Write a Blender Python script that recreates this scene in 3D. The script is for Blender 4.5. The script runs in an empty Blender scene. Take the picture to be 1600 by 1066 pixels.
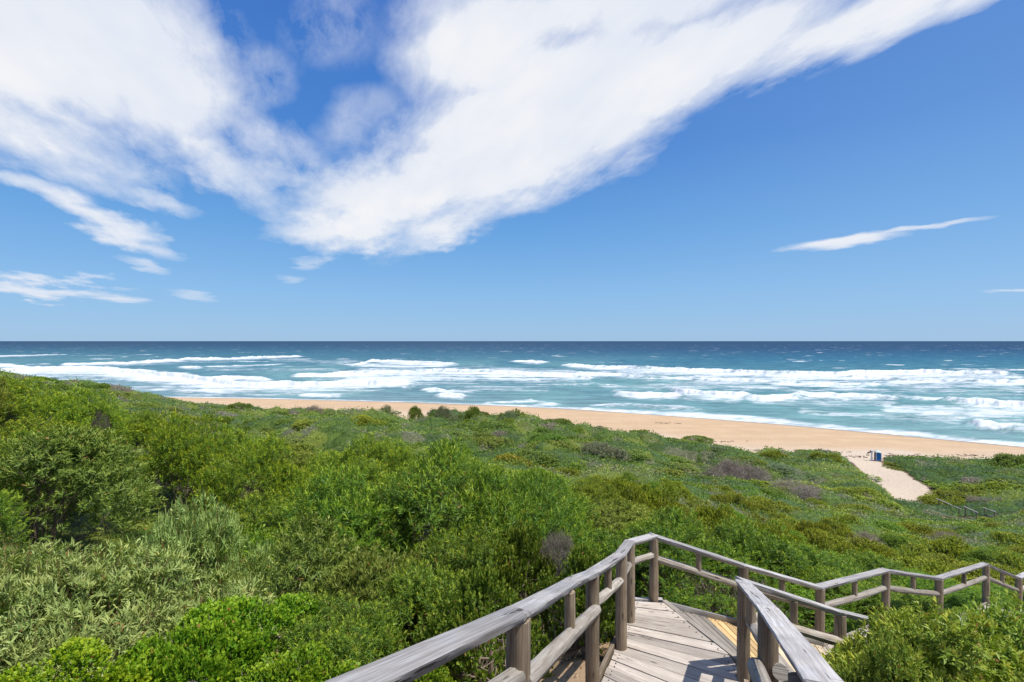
import bpy, math, random
import numpy as np
from mathutils import Vector, Matrix
random.seed(7)
RNG = np.random.default_rng(11)
S = bpy.context.scene
COL = S.collection

# ------------------------------------------------------------------ camera
cam_d = bpy.data.cameras.new("camera")
cam = bpy.data.objects.new("camera", cam_d)
COL.objects.link(cam)
cam_d.sensor_width = 36.0
cam_d.lens = 18.0
cam_d.clip_start = 0.05
cam_d.clip_end = 60000
cam.location = (0, 0, 0)
cam.rotation_euler = (math.radians(90.0), 0, 0)
S.camera = cam

# ------------------------------------------------------------------ light
SUN_EL, SUN_AZ = math.radians(65), math.radians(112)      # azimuth clockwise from +Y (out to sea)
sun_d = bpy.data.lights.new("sun", 'SUN')
sun_d.energy = 4.9
sun_d.angle = math.radians(0.53)
sun_d.color = (1.0, 0.955, 0.88)
sun = bpy.data.objects.new("sun", sun_d)
COL.objects.link(sun)
sv = Vector((math.cos(SUN_EL) * math.sin(SUN_AZ), math.cos(SUN_EL) * math.cos(SUN_AZ), math.sin(SUN_EL)))
sun.rotation_euler = sv.to_track_quat('Z', 'Y').to_euler()
S.view_settings.view_transform = 'Standard'
S.view_settings.look = 'None'
S.view_settings.exposure = 0.14
S.view_settings.gamma = 1.0
S.cycles.max_bounces = 6
S.cycles.transparent_max_bounces = 8
S.cycles.sample_clamp_indirect = 6


class NT:
    """small helper to write node trees"""
    def __init__(s, tree):
        s.t = tree
        s.l = tree.links
    def n(s, typ, **kw):
        nd = s.t.nodes.new(typ)
        for k, v in kw.items():
            setattr(nd, k, v)
        return nd
    def put(s, sock, v):
        if isinstance(v, bpy.types.NodeSocket):
            s.l.new(v, sock)
        elif v is not None:
            sock.default_value = v
    def m(s, op, a, b=None, c=None, clamp=False):
        nd = s.n('ShaderNodeMath', operation=op, use_clamp=clamp)
        s.put(nd.inputs[0], a)
        if b is not None: s.put(nd.inputs[1], b)
        if c is not None: s.put(nd.inputs[2], c)
        return nd.outputs[0]
    def v(s, op, a, b=None, scale=None):
        nd = s.n('ShaderNodeVectorMath', operation=op)
        s.put(nd.inputs[0], a)
        if b is not None: s.put(nd.inputs[1], b)
        if scale is not None: s.put(nd.inputs['Scale'], scale)
        return nd.outputs['Value'] if op in ('LENGTH', 'DOT_PRODUCT', 'DISTANCE') else nd.outputs[0]
    def xyz(s, x=0.0, y=0.0, z=0.0):
        nd = s.n('ShaderNodeCombineXYZ')
        s.put(nd.inputs[0], x); s.put(nd.inputs[1], y); s.put(nd.inputs[2], z)
        return nd.outputs[0]
    def sep(s, v):
        nd = s.n('ShaderNodeSeparateXYZ')
        s.put(nd.inputs[0], v)
        return nd.outputs
    def noise(s, vec, scale, detail=4.0, rough=0.55, dist=0.0, col=False):
        nd = s.n('ShaderNodeTexNoise')
        s.put(nd.inputs['Vector'], vec)
        nd.inputs['Scale'].default_value = scale
        nd.inputs['Detail'].default_value = detail
        nd.inputs['Roughness'].default_value = rough
        nd.inputs['Distortion'].default_value = dist
        return nd.outputs['Color' if col else 'Fac']
    def ss(s, x, a, b, lo=0.0, hi=1.0, smooth=True):
        nd = s.n('ShaderNodeMapRange')
        nd.interpolation_type = 'SMOOTHSTEP' if smooth else 'LINEAR'
        nd.clamp = True
        s.put(nd.inputs[0], x)
        for i, q in enumerate((a, b, lo, hi)):
            s.put(nd.inputs[1 + i], q)
        return nd.outputs[0]
    def mix(s, f, a, b, mode='MIX'):
        nd = s.n('ShaderNodeMix', data_type='RGBA', blend_type=mode)
        s.put(nd.inputs[0], f)
        for i, q in ((6, a), (7, b)):
            if isinstance(q, (tuple, list)) and len(q) == 3:
                q = (*q, 1.0)
            s.put(nd.inputs[i], q)
        return nd.outputs[2]
    def attr(s, name, out='Fac'):
        nd = s.n('ShaderNodeAttribute', attribute_name=name)
        return nd.outputs[out]


# ------------------------------------------------------------------ sky (Nishita plus a high cloud layer)
W = bpy.data.worlds.new("World")
S.world = W
W.use_nodes = True
W.node_tree.nodes.clear()
k = NT(W.node_tree)
sky = k.n('ShaderNodeTexSky', sky_type='NISHITA')
sky.sun_disc = False
sky.sun_elevation = SUN_EL
sky.sun_rotation = SUN_AZ
sky.altitude = 0
sky.air_density = 1.0
sky.dust_density = 0.2
sky.ozone_density = 2.2
DIR = k.n('ShaderNodeTexCoord').outputs['Generated']
dx, dy, dz = k.sep(DIR)
yy = k.m('MAXIMUM', dy, 0.08)
zz = k.m('MAXIMUM', dz, 0.0)
UV = k.xyz(k.m('DIVIDE', dx, yy), k.m('DIVIDE', dz, yy), 0.0)      # direction towards the sea horizon
za = k.m('ADD', zz, 0.10)
PL = k.xyz(k.m('DIVIDE', dx, za), k.m('DIVIDE', dy, za), 0.0)       # point on the cloud layer
PLr = k.n('ShaderNodeVectorRotate', rotation_type='Z_AXIS')
k.put(PLr.inputs['Vector'], PL)
PLr.inputs['Angle'].default_value = math.radians(-112)
PLs = k.v('MULTIPLY', PLr.outputs[0], (0.62, 1.3, 1.0))
PLf = k.v('MULTIPLY', PLr.outputs[0], (1.7, 3.6, 1.0))
warp = k.noise(PL, 1.3, 3.0, col=True)
warpf = k.noise(PLs, 4.0, 6.0, 0.65, col=True)
UVw = k.v('ADD', k.v('ADD', UV, k.v('SCALE', k.v('SUBTRACT', warp, (0.5, 0.5, 0.5)), scale=0.12)), k.v('SCALE', k.v('SUBTRACT', warpf, (0.5, 0.5, 0.5)), scale=0.07))
warp2 = k.noise(PL, 3.5, 5.0, col=True)
UVt = k.v('ADD', UV, k.v('MULTIPLY', k.v('SUBTRACT', warp2, (0.5, 0.5, 0.5)), (0.10, 0.022, 0.0)))
CLOUDS = [   # centre px,py (of 1600x1066), radii, angle (deg, up to the right), weight
    (640, 290, 210, 80, 16, 1.3), (850, 180, 330, 130, 30, 1.5), (1060, 100, 330, 80, 24, 1.3), (1370, 18, 290, 44, 22, 1.15), (1530, -30, 170, 34, 24, .8),
    (760, 70, 170, 150, -10, 1.15), (550, 350, 130, 42, 2, 1.05), (960, 0, 330, 90, 10, 1.0), (700, 350, 110, 40, 20, 0.9),
    (60, 60, 330, 150, -10, 1.5), (235, 110, 185, 125, -30, 1.2), (60, 210, 240, 60, -20, 0.8), (330, 235, 160, 42, -32, 0.75), (430, 262, 120, 26, -22, 0.48),
    (150, 338, 145, 30, -27, 0.95), (40, 285, 130, 26, -15, 0.6), (240, 300, 80, 26, -25, 0.6),
    (55, 449, 150, 20, -5, 0.85), (185, 466, 50, 7, -4, 0.75), (300, 463, 48, 10, -8, 0.42), (225, 414, 50, 10, -16, 0.6),
    (485, 411, 34, 11, 10, 0.42), (454, 436, 28, 9, 0, 0.36),
    (1318, 377, 105, 9.5, 7, 1.1), (1440, 356, 130, 5, 9, 0.7), (1590, 455, 60, 3, 0, 0.6), (510, 30, 110, 100, 60, 0.25), (430, 215, 130, 50, -28, 0.42), (400, 110, 90, 60, -30, .30), (450, 320, 120, 30, -25, .32), (560, 190, 90, 70, 30, .24),
]
dens = None
for (cx, cy, ra, rb, ang, wgt) in CLOUDS:
    thin = rb < 15
    mp = k.n('ShaderNodeMapping', vector_type='TEXTURE')
    k.put(mp.inputs['Vector'], UVt if thin else UVw)
    mp.inputs['Location'].default_value = ((cx - 800) / 800, (533 - cy) / 800, 0)
    mp.inputs['Rotation'].default_value = (0, 0, math.radians(ang))
    mp.inputs['Scale'].default_value = (ra / 800, rb / 800, 1)
    L = k.v('LENGTH', mp.outputs[0])
    f = k.ss(L, 1.3, 0.15, 0.0, wgt)
    f = k.m('MULTIPLY', f, 1.0)
    dens = f if dens is None else (k.m('SMOOTH_MAX', dens, f, 0.10) if not thin else k.m('MAXIMUM', dens, f))
# clouds also behind the camera, from noise alone
back = k.m('MULTIPLY', k.ss(dy, 0.12, -0.1), k.ss(k.noise(PL, 0.7, 3.0), 0.42, 0.62, 0.0, 1.0))
front = k.ss(dy, 0.0, 0.12)
dens = k.m('ADD', k.m('MULTIPLY', dens, front), k.m('MULTIPLY', back, 0.8))
n1 = k.noise(PLs, 2.6, 9.0, 0.6, 0.25)
n2 = k.noise(PLf, 2.6, 8.0, 0.66, 0.3)
nn = k.m('ADD', k.m('MULTIPLY', k.m('SUBTRACT', n1, 0.5), 1.25), k.m('MULTIPLY', k.m('SUBTRACT', n2, 0.5), 0.75))
nn = k.m('MULTIPLY', nn, k.ss(dz, 0.04, 0.32, 0.22, 1.0))
a = k.m('ADD', dens, k.m('MULTIPLY', nn, k.ss(dens, 0.05, 0.30, 0.0, 1.0)))
alpha = k.ss(a, 0.10, 0.92, smooth=False)
alpha = k.m('POWER', alpha, 0.85)
alpha = k.m('MULTIPLY', alpha, k.ss(dz, 0.0, 0.05, 0.0, 0.97))
shade = k.ss(k.noise(PLs, 1.5, 6.0, 0.55), 0.3, 0.72)
ccol = k.mix(k.m('MULTIPLY', shade, k.ss(a, 0.5, 1.3)), (0.78, 0.83, 0.93, 1), (0.95, 0.95, 0.955, 1))
rmp = k.n('ShaderNodeValToRGB')
k.put(rmp.inputs[0], zz)
el = rmp.color_ramp.elements
el[0].position = 0.0; el[0].color = (.225, .425, .68, 1)
el[1].position = 1.0; el[1].color = (.03, .13, .46, 1)
for p_, c_ in ((.09, (.185, .40, .70, 1)), (.20, (.108, .315, .655, 1)), (.34, (.052, .205, .575, 1)), (.55, (.034, .145, .50, 1))):
    e_ = el.new(p_); e_.color = c_
air = k.mix(k.ss(dx, -.05, .8, 0.0, .18), rmp.outputs[0], (.30, .47, .74, 1))
skyc = k.mix(.85, k.mix(1.0, sky.outputs[0], (.115, .115, .115, 1), 'MULTIPLY'), air)
bg1 = k.n('ShaderNodeBackground')
bg2 = k.n('ShaderNodeBackground')
k.put(bg1.inputs[0], skyc); bg1.inputs[1].default_value = 1.06
k.put(bg2.inputs[0], ccol); bg2.inputs[1].default_value = 0.90
mx = k.n('ShaderNodeMixShader')
k.put(mx.inputs[0], alpha); k.l.new(bg1.outputs[0], mx.inputs[1]); k.l.new(bg2.outputs[0], mx.inputs[2])
wo = k.n('ShaderNodeOutputWorld')
k.l.new(mx.outputs[0], wo.inputs[0])

# ------------------------------------------------------------------ numeric helpers
def lattice(ix, iy, seed):
    h = (ix.astype(np.int64) * 374761393 + iy.astype(np.int64) * 668265263 + seed * 982451653) & 0x7fffffff
    h = ((h ^ (h >> 13)) * 1274126177) & 0x7fffffff
    h = h ^ (h >> 16)
    return (h & 0xffff) / 65535.0

def vnoise(x, y, seed=0):
    x = np.asarray(x, float); y = np.asarray(y, float)
    ix = np.floor(x); iy = np.floor(y)
    fx = x - ix; fy = y - iy
    fx = fx * fx * (3 - 2 * fx); fy = fy * fy * (3 - 2 * fy)
    a = lattice(ix, iy, seed); b = lattice(ix + 1, iy, seed)
    c = lattice(ix, iy + 1, seed); d = lattice(ix + 1, iy + 1, seed)
    return (a * (1 - fx) + b * fx) * (1 - fy) + (c * (1 - fx) + d * fx) * fy

def fbm(x, y, seed=0, octs=4):
    s, amp, tot = 0, 1.0, 0.0
    for o in range(octs):
        s = s + amp * vnoise(x * 2 ** o + 17.3 * o, y * 2 ** o - 9.1 * o, seed + o)
        tot += amp; amp *= 0.5
    return s / tot

def sstep(x, a, b):
    t = np.clip((x - a) / (b - a), 0, 1)
    return t * t * (3 - 2 * t)

def pix(px, py, d):
    return ((px - 800) / 800 * d, d, -(py - 533) / 800 * d)

def fan(x, y):
    yy = np.maximum(np.asarray(y, float) + 9, 1.0)
    return np.stack([np.asarray(x, float) / yy * 3.0, np.log(yy) * 2.2], -1)

class TPS:
    def __init__(s, P, vals, reg=0.002):
        P = np.array(P, float); s.Q = fan(P[:, 0], P[:, 1])
        n = len(P)
        K = s.k(np.linalg.norm(s.Q[:, None] - s.Q[None], axis=2)) + np.eye(n) * reg
        A = np.zeros((n + 3, n + 3)); A[:n, :n] = K
        A[:n, n] = 1; A[:n, n + 1:] = s.Q; A[n, :n] = 1; A[n + 1:, :n] = s.Q.T
        s.w = np.linalg.solve(A, np.concatenate([vals, [0, 0, 0]]))
    @staticmethod
    def k(r):
        return np.where(r > 1e-9, r * r * np.log(np.maximum(r, 1e-9)), 0.0)
    def __call__(s, x, y):
        x = np.asarray(x, float); shp = x.shape
        q = fan(x.ravel(), np.asarray(y, float).ravel())
        n = len(s.Q); out = s.w[n] + q @ s.w[n + 1:]
        for i in range(n):
            out += s.w[i] * s.k(np.hypot(q[:, 0] - s.Q[i, 0], q[:, 1] - s.Q[i, 1]))
        return out.reshape(shp)

# ------------------------------------------------------------------ lie of the land
SEA = -18.0
# canopy points: px, py, depth, vegetation height
CAN = [(0,585,22,2.3),(130,612,22,2.3),(250,650,20,2.3),(400,676,20,2.3),(550,696,20,2.3),(700,702,19,2.3),(830,738,18,2.3),(930,745,19,2.3),
 (0,700,12,2.0),(0,800,8,1.9),(0,870,6.5,1.6),(170,850,7.5,1.6),(330,930,6.6,1.0),(0,1010,4.6,.6),(120,1066,4.2,.4),(300,1010,5,.6),(450,1010,5.2,1.0),(500,900,7.5,2.0),(650,880,8.2,2.0),
 (700,800,12,2.3),(450,760,13,2.3),(250,740,13,2.3),(200,690,16,2.3),(560,740,15,2.3),(820,880,9,1.9),(900,830,11,2.0),(930,780,15,1.6),(1100,870,12,1.3),
 (1060,800,17,1.9),(1300,850,17,1.6),(1400,880,16,1.0),(1550,860,21,1.0),(1500,830,27,.9),(1600,800,36,.9),(1400,805,34,.9),(1200,780,31,1.0),(1000,740,31,1.1),(1250,810,25,1.1),
 (880,735,34,1.6),(700,720,34,1.6),(560,715,34,1.0),(300,700,36,1.0),
 (100,601,105,1.6),(200,612,115,1.0),(300,630,125,.8),(250,645,90,1.0),(350,645,100,1.0),(330,660,70,.8),(420,672,60,1.2),(0,592,90,1.2),(-200,575,90,1.2),
 (450,655,90,2.0),(600,657,85,1.9),(520,660,62,1.2),(640,690,55,1.2),(750,682,60,1.3),(780,654,88,2.3),(830,660,85,1.3),(900,672,76,2.0),(730,665,80,2.0),
 (950,692,62,1.3),(1050,692,70,1.0),(1130,697,72,.9),(1200,730,56,1.1),(1300,712,68,.9),(1250,712,70,.9),(1370,762,51,.9),(1100,738,50,1.2),(900,715,46,1.2),(1430,790,45,.8),
 (1500,722,64,1.0),(1600,718,64,1.0),(1600,775,48,1.0),(1500,775,50,.9),(1450,735,60,.8),(1540,800,42,.8),(1700,720,62,1.0),(1800,800,40,1.0),(1900,730,60,1),
 (400,945,5.6,.5),(440,1035,4.4,.4),(90,1020,4.3,.4),(640,1055,3.9,.35),(250,950,6.2,1.0),(330,1066,4.0,.3)]
GND = [(-1,0,-1.9),(1,0,-1.9),(0,-4,-.9),(8,-4,-1.5),(-8,-4,-1.2),(.5,3,-2.95),(2,4,-3.3),(.7,5.1,-3.5),(1.1,5.6,-3.85),(1.2,6.6,-4.0),(1.5,7.6,-4.3),(3,6.5,-4.5),(2.3,8.2,-4.7),(4.8,8.6,-5.2),(5,6,-4.95),(7,9.8,-5.45),(8.5,10.6,-5.95),
 (11,12.4,-6.6),(12.5,13,-7.1),(15,12,-7.3),(15,14.5,-7.6),(6,4,-4.6),(4,2.5,-3.6),(10,4,-5.2),(18,8,-7.2),(-3,1,-2.3),(-4,3,-3.1),(-9,3,-3.0),(-1,3.6,-3.1),(0.2,4.6,-3.5),(10,8,-6.1),
 (39.5,50.5,-15.9),(37,56,-16.1),(42,50,-15.8),(44,64,-16.3),(50,68,-16.3),(48,72,-16.3),(39,45.5,-15.7),(38,42,-15.3)]
pp = [(*pix(a, b, c)[:2], pix(a, b, c)[2] - h) for a, b, c, h in CAN] + GND
pp = np.array(pp)
G_tps = TPS(pp[:, :2], pp[:, 2])
hh = [(*pix(a, b, c)[:2], h) for a, b, c, h in CAN]
hh = np.array(hh)
H_tps = TPS(hh[:, :2], hh[:, 2], reg=0.05)

def px_poly(pts, z):
    return np.array([((a - 800) / 800 * (-z * 800 / (b - 533)), -z * 800 / (b - 533)) for a, b in pts])
shore_pts = px_poly([(270, 621), (400, 623), (530, 626), (640, 629), (766, 633.5), (901, 640), (1070, 652), (1202, 662), (1335, 674), (1600, 699)], -18.0)
shore_x = np.concatenate([[-600, -300], shore_pts[:, 0], [140, 220]])
shore_y = np.concatenate([[215, 196], shore_pts[:, 1], [64, 20]])
veg_pts = px_poly([(300, 629), (360, 635), (420, 641), (480, 643), (560, 642), (640, 646), (720, 646), (765, 651), (830, 656), (900, 668), (960, 680), (1040, 683), (1100, 690),
                   (1150, 700), (1240, 706), (1310, 706), (1335, 715), (1400, 717), (1460, 714), (1530, 716), (1600, 712)], -16.4)
veg_x = np.concatenate([[-600, -300, -110], veg_pts[:, 0], [110, 200]])
veg_y = np.concatenate([[190, 172, 140], veg_pts[:, 1], [58, 20]])
path_poly = np.array([((a - 800) / 800 * d, d) for a, b, d in
    [(1300, 712, 74), (1322, 720, 71), (1352, 748, 61.5), (1380, 768, 56), (1400, 790, 49.5), (1452, 794, 48.5), (1464, 782, 51), (1450, 762, 56), (1418, 744, 61.5), (1390, 731, 66), (1376, 726, 68.5), (1384, 718, 72.5), (1400, 712, 75)]])

def y_shore(x): return np.interp(x, shore_x, shore_y)
def y_veg(x): return np.interp(x, veg_x, veg_y)

def in_poly(x, y, P):
    x = np.asarray(x, float); inside = np.zeros(x.shape, bool)
    n = len(P)
    for i in range(n):
        x0, y0 = P[i]; x1, y1 = P[(i + 1) % n]
        c = ((y0 > y) != (y1 > y)) & (x < (x1 - x0) * (y - y0) / (y1 - y0 + 1e-12) + x0)
        inside ^= c
    return inside

def seg_dist(x, y, P, closed=False):
    x = np.asarray(x, float); best = np.full(x.shape, 1e9)
    n = len(P)
    for i in range(n if closed else n - 1):
        a = P[i]; b = P[(i + 1) % n]
        ab = (b[0] - a[0], b[1] - a[1]); L = ab[0] ** 2 + ab[1] ** 2 + 1e-9
        t = np.clip(((x - a[0]) * ab[0] + (y - a[1]) * ab[1]) / L, 0, 1)
        best = np.minimum(best, np.hypot(x - a[0] - t * ab[0], y - a[1] - t * ab[1]))
    return best

# bare sand patches inside the dunes: px, py, depth, rx, ry (m)
PATCH = [(540, 645, 110, 8, 9), (620, 643, 108, 8, 9), (600, 650, 100, 4, 4), (355, 656, 84, 7, 5), (1010, 680, 86, 7, 6), (1130, 692, 78, 5.5, 4.5), (975, 676, 89, 5, 4), (880, 668, 93, 5, 4), (1035, 731, 50, 1.6, .8),
         (862, 697, 66, 1.3, 1.6), (880, 705, 61, 1.0, 1.3), (545, 676, 76, 1.6, 1.6), (1560, 714, 71, 6, 2), (1440, 716, 72, 5, 1.2), (1525, 716, 71, 4, 1)]
PATCHW = [((a - 800) / 800 * d, d, rx, ry) for a, b, d, rx, ry in PATCH] + [(.55, 5.5, .8, 1.2), (-.2, 4.2, .5, .8), (3.6, 8.3, 1.6, .5), (5.4, 8.9, .9, .5), (1.4, 7.2, .5, .6)]

def sandness(x, y):
    """>0 where there is bare sand; metres-like units"""
    n = (fbm(x * .35, y * .35, 3, 4) - .5)
    s = (y - y_veg(x)) * .8 + n * 5.0
    d = seg_dist(x, y, path_poly, True)
    s = np.maximum(s, np.where(in_poly(x, y, path_poly), d, -d) + n * 1.1)
    for (cx, cy, rx, ry) in PATCHW:
        s = np.maximum(s, (1 - np.hypot((x - cx) / rx, (y - cy) / ry)) * min(rx, ry) + n * 2.5 * min(1, rx / 3))
    return s

WALK = np.array([(-1.2, -1.0), (.1, 1.2), (1.15, 3.6), (1.75, 5.4), (2.3, 6.7), (4.5, 7.1), (7.1, 8.5), (8.8, 9.4), (11.5, 11.2), (12.9, 11.9), (15.5, 13.5)])

def cells(x, y, size, seed):
    ix = np.floor(x / size); iy = np.floor(y / size)
    h = np.zeros_like(x); cid = np.zeros_like(x)
    for a in (-1, 0, 1):
        for b in (-1, 0, 1):
            jx = ix + a; jy = iy + b
            r1 = lattice(jx, jy, seed); r2 = lattice(jx, jy, seed + 1); r3 = lattice(jx, jy, seed + 2); r4 = lattice(jx, jy, seed + 3)
            cx = (jx + .15 + .7 * r1) * size; cy = (jy + .15 + .7 * r2) * size
            rad = size * (.5 + .4 * r3)
            v = (.45 + .55 * r4) * np.sqrt(np.clip(1 - ((x - cx) ** 2 + (y - cy) ** 2) / rad ** 2, 0, 1))
            cid = np.where(v > h, lattice(jx, jy, seed + 4), cid); h = np.maximum(h, v)
    return h, cid

def ground(x, y):
    g = G_tps(x, y)
    s = y_shore(x) - y
    zb = np.where(s < 0, SEA + .02 + s * .05, SEA + .02 + 1.62 * (1 - np.exp(-np.maximum(s, 0) / 13)))
    zb = np.maximum(zb, -21)
    back = y_veg(x) - y
    w = sstep(back, -1.0, 9.0)
    g = zb * (1 - w) + g * w
    amp = np.clip((np.hypot(x, y) - 6) / 20, .25, 1.0) * w
    g = g + (fbm(x * .16, y * .16, 5, 3) - .5) * .5 * np.clip((np.hypot(x, y) - 20) / 30, 0, 1) * w + (fbm(x * 1.3, y * 1.3, 9, 4) - .5) * .22 * amp
    mh, _ = cells(x + 3, y * 1.15, 12.0, 400)
    g = g + (mh - .40) * 3.0 * sstep(y, 36, 52) * sstep(back, 8, 28) * sstep(-sandness(x, y), .5, 6)
    return g

# ------------------------------------------------------------------ mesh helpers
def mesh_np(name, V, F, mat, attrs=None, cols=None, smooth=False, uv=None, mats=None, matidx=None):
    """V (n,3); F (m,k) one face size"""
    me = bpy.data.meshes.new(name)
    V = np.ascontiguousarray(V, np.float32); F = np.ascontiguousarray(F, np.int32)
    me.vertices.add(len(V)); me.vertices.foreach_set('co', V.ravel())
    kf = F.shape[1]
    me.loops.add(F.size); me.loops.foreach_set('vertex_index', F.ravel())
    me.polygons.add(len(F)); me.polygons.foreach_set('loop_start', np.arange(0, F.size, kf, dtype=np.int32))
    me.polygons.foreach_set('loop_total', np.full(len(F), kf, np.int32))
    if smooth: me.polygons.foreach_set('use_smooth', np.ones(len(F), bool))
    if matidx is not None: me.polygons.foreach_set('material_index', np.ascontiguousarray(matidx, np.int32))
    me.update(calc_edges=True)
    for nm, a in (attrs or {}).items():
        at = me.attributes.new(nm, 'FLOAT', 'POINT'); at.data.foreach_set('value', np.ascontiguousarray(a, np.float32))
    for nm, c in (cols or {}).items():
        at = me.attributes.new(nm, 'FLOAT_COLOR', 'POINT')
        c4 = np.ones((len(V), 4), np.float32); c4[:, :3] = c
        at.data.foreach_set('color', c4.ravel())
    if uv is not None:
        ul = me.uv_layers.new(name='UVMap'); ul.data.foreach_set('uv', np.ascontiguousarray(uv[F.ravel()], np.float32).ravel())
    for m_ in (mats or [mat]):
        me.materials.append(m_)
    return me

def link(name, me, parent=None, loc=None):
    o = bpy.data.objects.new(name, me)
    COL.objects.link(o)
    if parent is not None: o.parent = parent
    if loc is not None: o.location = loc
    return o

def tag(o, label=None, cat=None, group=None, kind=None):
    if label: o['label'] = label
    if cat: o['category'] = cat
    if group: o['group'] = group
    if kind: o['kind'] = kind
    return o

def empty(name, loc, label, cat, group=None):
    o = bpy.data.objects.new(name, None)
    COL.objects.link(o); o.location = loc
    return tag(o, label, cat, group)

def grid_faces(nr, nc):
    i = np.arange(nr - 1)[:, None] * nc + np.arange(nc - 1)[None]
    return np.stack([i, i + 1, i + nc + 1, i + nc], -1).reshape(-1, 4)

def new_mat(name):
    m_ = bpy.data.materials.new(name); m_.use_nodes = True
    m_.node_tree.nodes.clear()
    q = NT(m_.node_tree)
    out = q.n('ShaderNodeOutputMaterial')
    return m_, q, out

def principled(q, out, col, rough=0.8, spec=0.3, normal=None):
    p = q.n('ShaderNodeBsdfPrincipled')
    if isinstance(col, (tuple, list)) and len(col) == 3: col = (*col, 1.0)
    q.put(p.inputs['Base Color'], col)
    q.put(p.inputs['Roughness'], rough)
    p.inputs['Specular IOR Level'].default_value = spec
    if normal is not None: q.l.new(normal, p.inputs['Normal'])
    q.l.new(p.outputs[0], out.inputs[0])
    return p

def bump(q, h, strength=0.5, dist=0.02):
    b = q.n('ShaderNodeBump'); b.inputs['Strength'].default_value = strength; b.inputs['Distance'].default_value = dist
    q.l.new(h, b.inputs['Height'])
    return b.outputs[0]

# ------------------------------------------------------------------ materials
# ground: wet sand by the water, dry beach sand, pale path sand, brown soil and leaf litter
M_ground, q, out = new_mat('dune_ground')
P = q.n('ShaderNodeNewGeometry').outputs['Position']
sand = q.attr('sand'); wet = q.attr('wet')
nb = q.noise(P, .25, 5.0); nf = q.noise(P, 3.0, 8.0, .7); nff = q.noise(P, 40.0, 6.0, .7)
scol = q.mix(q.ss(nb, .35, .65), (.50, .345, .205), (.56, .40, .25))
stk = q.noise(q.v('MULTIPLY', P, (.05, .35, 1.0)), 1.0, 6.0, .65)
scol = q.mix(q.ss(stk, .42, .62, 0, .55), scol, (.43, .30, .185))
scol = q.mix(q.ss(nf, .3, .75), q.mix(.5, scol, (.44, .30, .18)), scol)
scol = q.mix(q.attr('pale'), scol, q.mix(nf, (.47, .37, .27), (.57, .48, .38)))
scol = q.mix(wet, scol, (.25, .195, .155))
soil = q.mix(q.ss(nf, .35, .65), (.14, .085, .045), (.38, .25, .155))
soil = q.mix(q.ss(nff, .52, .62), soil, (.07, .045, .025))
soil = q.mix(q.ss(q.noise(P, 1.2, 5.0), .46, .56), q.mix(nf, (.10, .07, .04), (.05, .04, .02)), soil)
fs = q.ss(q.m('ADD', sand, q.m('MULTIPLY', q.m('SUBTRACT', nf, .5), 1.2)), -.15, .15)
vp = q.n('ShaderNodeTexVoronoi', feature='SMOOTH_F1'); q.put(vp.inputs['Vector'], P); vp.inputs['Scale'].default_value = 1.6
b_ = bump(q, q.m('ADD', q.m('ADD', nf, q.m('MULTIPLY', nff, .35)), q.m('MULTIPLY', q.ss(vp.outputs['Distance'], .0, .3), .9)), .9, .10)
principled(q, out, q.mix(fs, soil, scol), q.mix(wet, (.9, .9, .9, 1), (.35, .35, .35, 1)), .25, b_)

# sea water
M_sea, q, out = new_mat('sea_water')
P = q.n('ShaderNodeNewGeometry').outputs['Position']
Ps = q.v('MULTIPLY', P, (.35, 1.0, 1.0))
w1 = q.noise(Ps, .22, 6.0, .62, .4)
w2 = q.noise(Ps, 1.3, 4.0, .6)
foam = q.attr('foam')
lace = q.noise(q.v('MULTIPLY', P, (.5, 1.0, 1.0)), .12, 9.0, .68, 1.2)
lace2 = q.noise(q.v('MULTIPLY', P, (.45, 1.0, 1.0)), .6, 7.0, .7, .8)
lace3 = q.noise(q.v('MULTIPLY', P, (.22, 1.0, 1.0)), .05, 8.0, .65, 1.5)
fn = q.m('ADD', q.m('ADD', q.m('MULTIPLY', q.m('SUBTRACT', lace, .5), 1.2), q.m('MULTIPLY', q.m('SUBTRACT', lace3, .5), 1.3)), q.m('MULTIPLY', q.m('SUBTRACT', lace2, .5), .9))
fn = q.m('MULTIPLY', fn, q.ss(foam, .0, .35, .15, 1.35))
ff = q.ss(q.m('ADD', foam, fn), .24, .95)
cap = q.noise(q.v('MULTIPLY', P, (.10, .16, 1.0)), .30, 4.0, .6)
ff = q.m('MAXIMUM', ff, q.m('MULTIPLY', q.ss(cap, .655, .70), q.attr('caps')))
wcol = q.attr('wcol', 'Color')
wcol = q.mix(q.ss(w1, .35, .68), q.mix(.35, wcol, (.005, .03, .06)), q.mix(.12, wcol, (.25, .5, .5)))
bb = bump(q, q.m('ADD', w1, q.m('MULTIPLY', w2, .35)), .8, 1.6)
dif = q.n('ShaderNodeBsdfDiffuse'); q.put(dif.inputs[0], wcol); q.l.new(bb, dif.inputs['Normal'])
glo = q.n('ShaderNodeBsdfGlossy'); glo.inputs['Roughness'].default_value = .28; q.l.new(bb, glo.inputs['Normal'])
fr = q.n('ShaderNodeFresnel'); fr.inputs[0].default_value = 1.33; q.l.new(bb, fr.inputs['Normal'])
mxs = q.n('ShaderNodeMixShader'); q.l.new(q.m('MINIMUM', fr.outputs[0], .08), mxs.inputs[0]); q.l.new(dif.outputs[0], mxs.inputs[1]); q.l.new(glo.outputs[0], mxs.inputs[2])
fo = q.n('ShaderNodeBsdfDiffuse'); q.put(fo.inputs[0], q.mix(q.ss(w2, .3, .7), (.50, .56, .61), (.66, .67, .68)))
mx2 = q.n('ShaderNodeMixShader'); q.l.new(ff, mx2.inputs[0]); q.l.new(mxs.outputs[0], mx2.inputs[1]); q.l.new(fo.outputs[0], mx2.inputs[2])
q.l.new(mx2.outputs[0], out.inputs[0])

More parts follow.
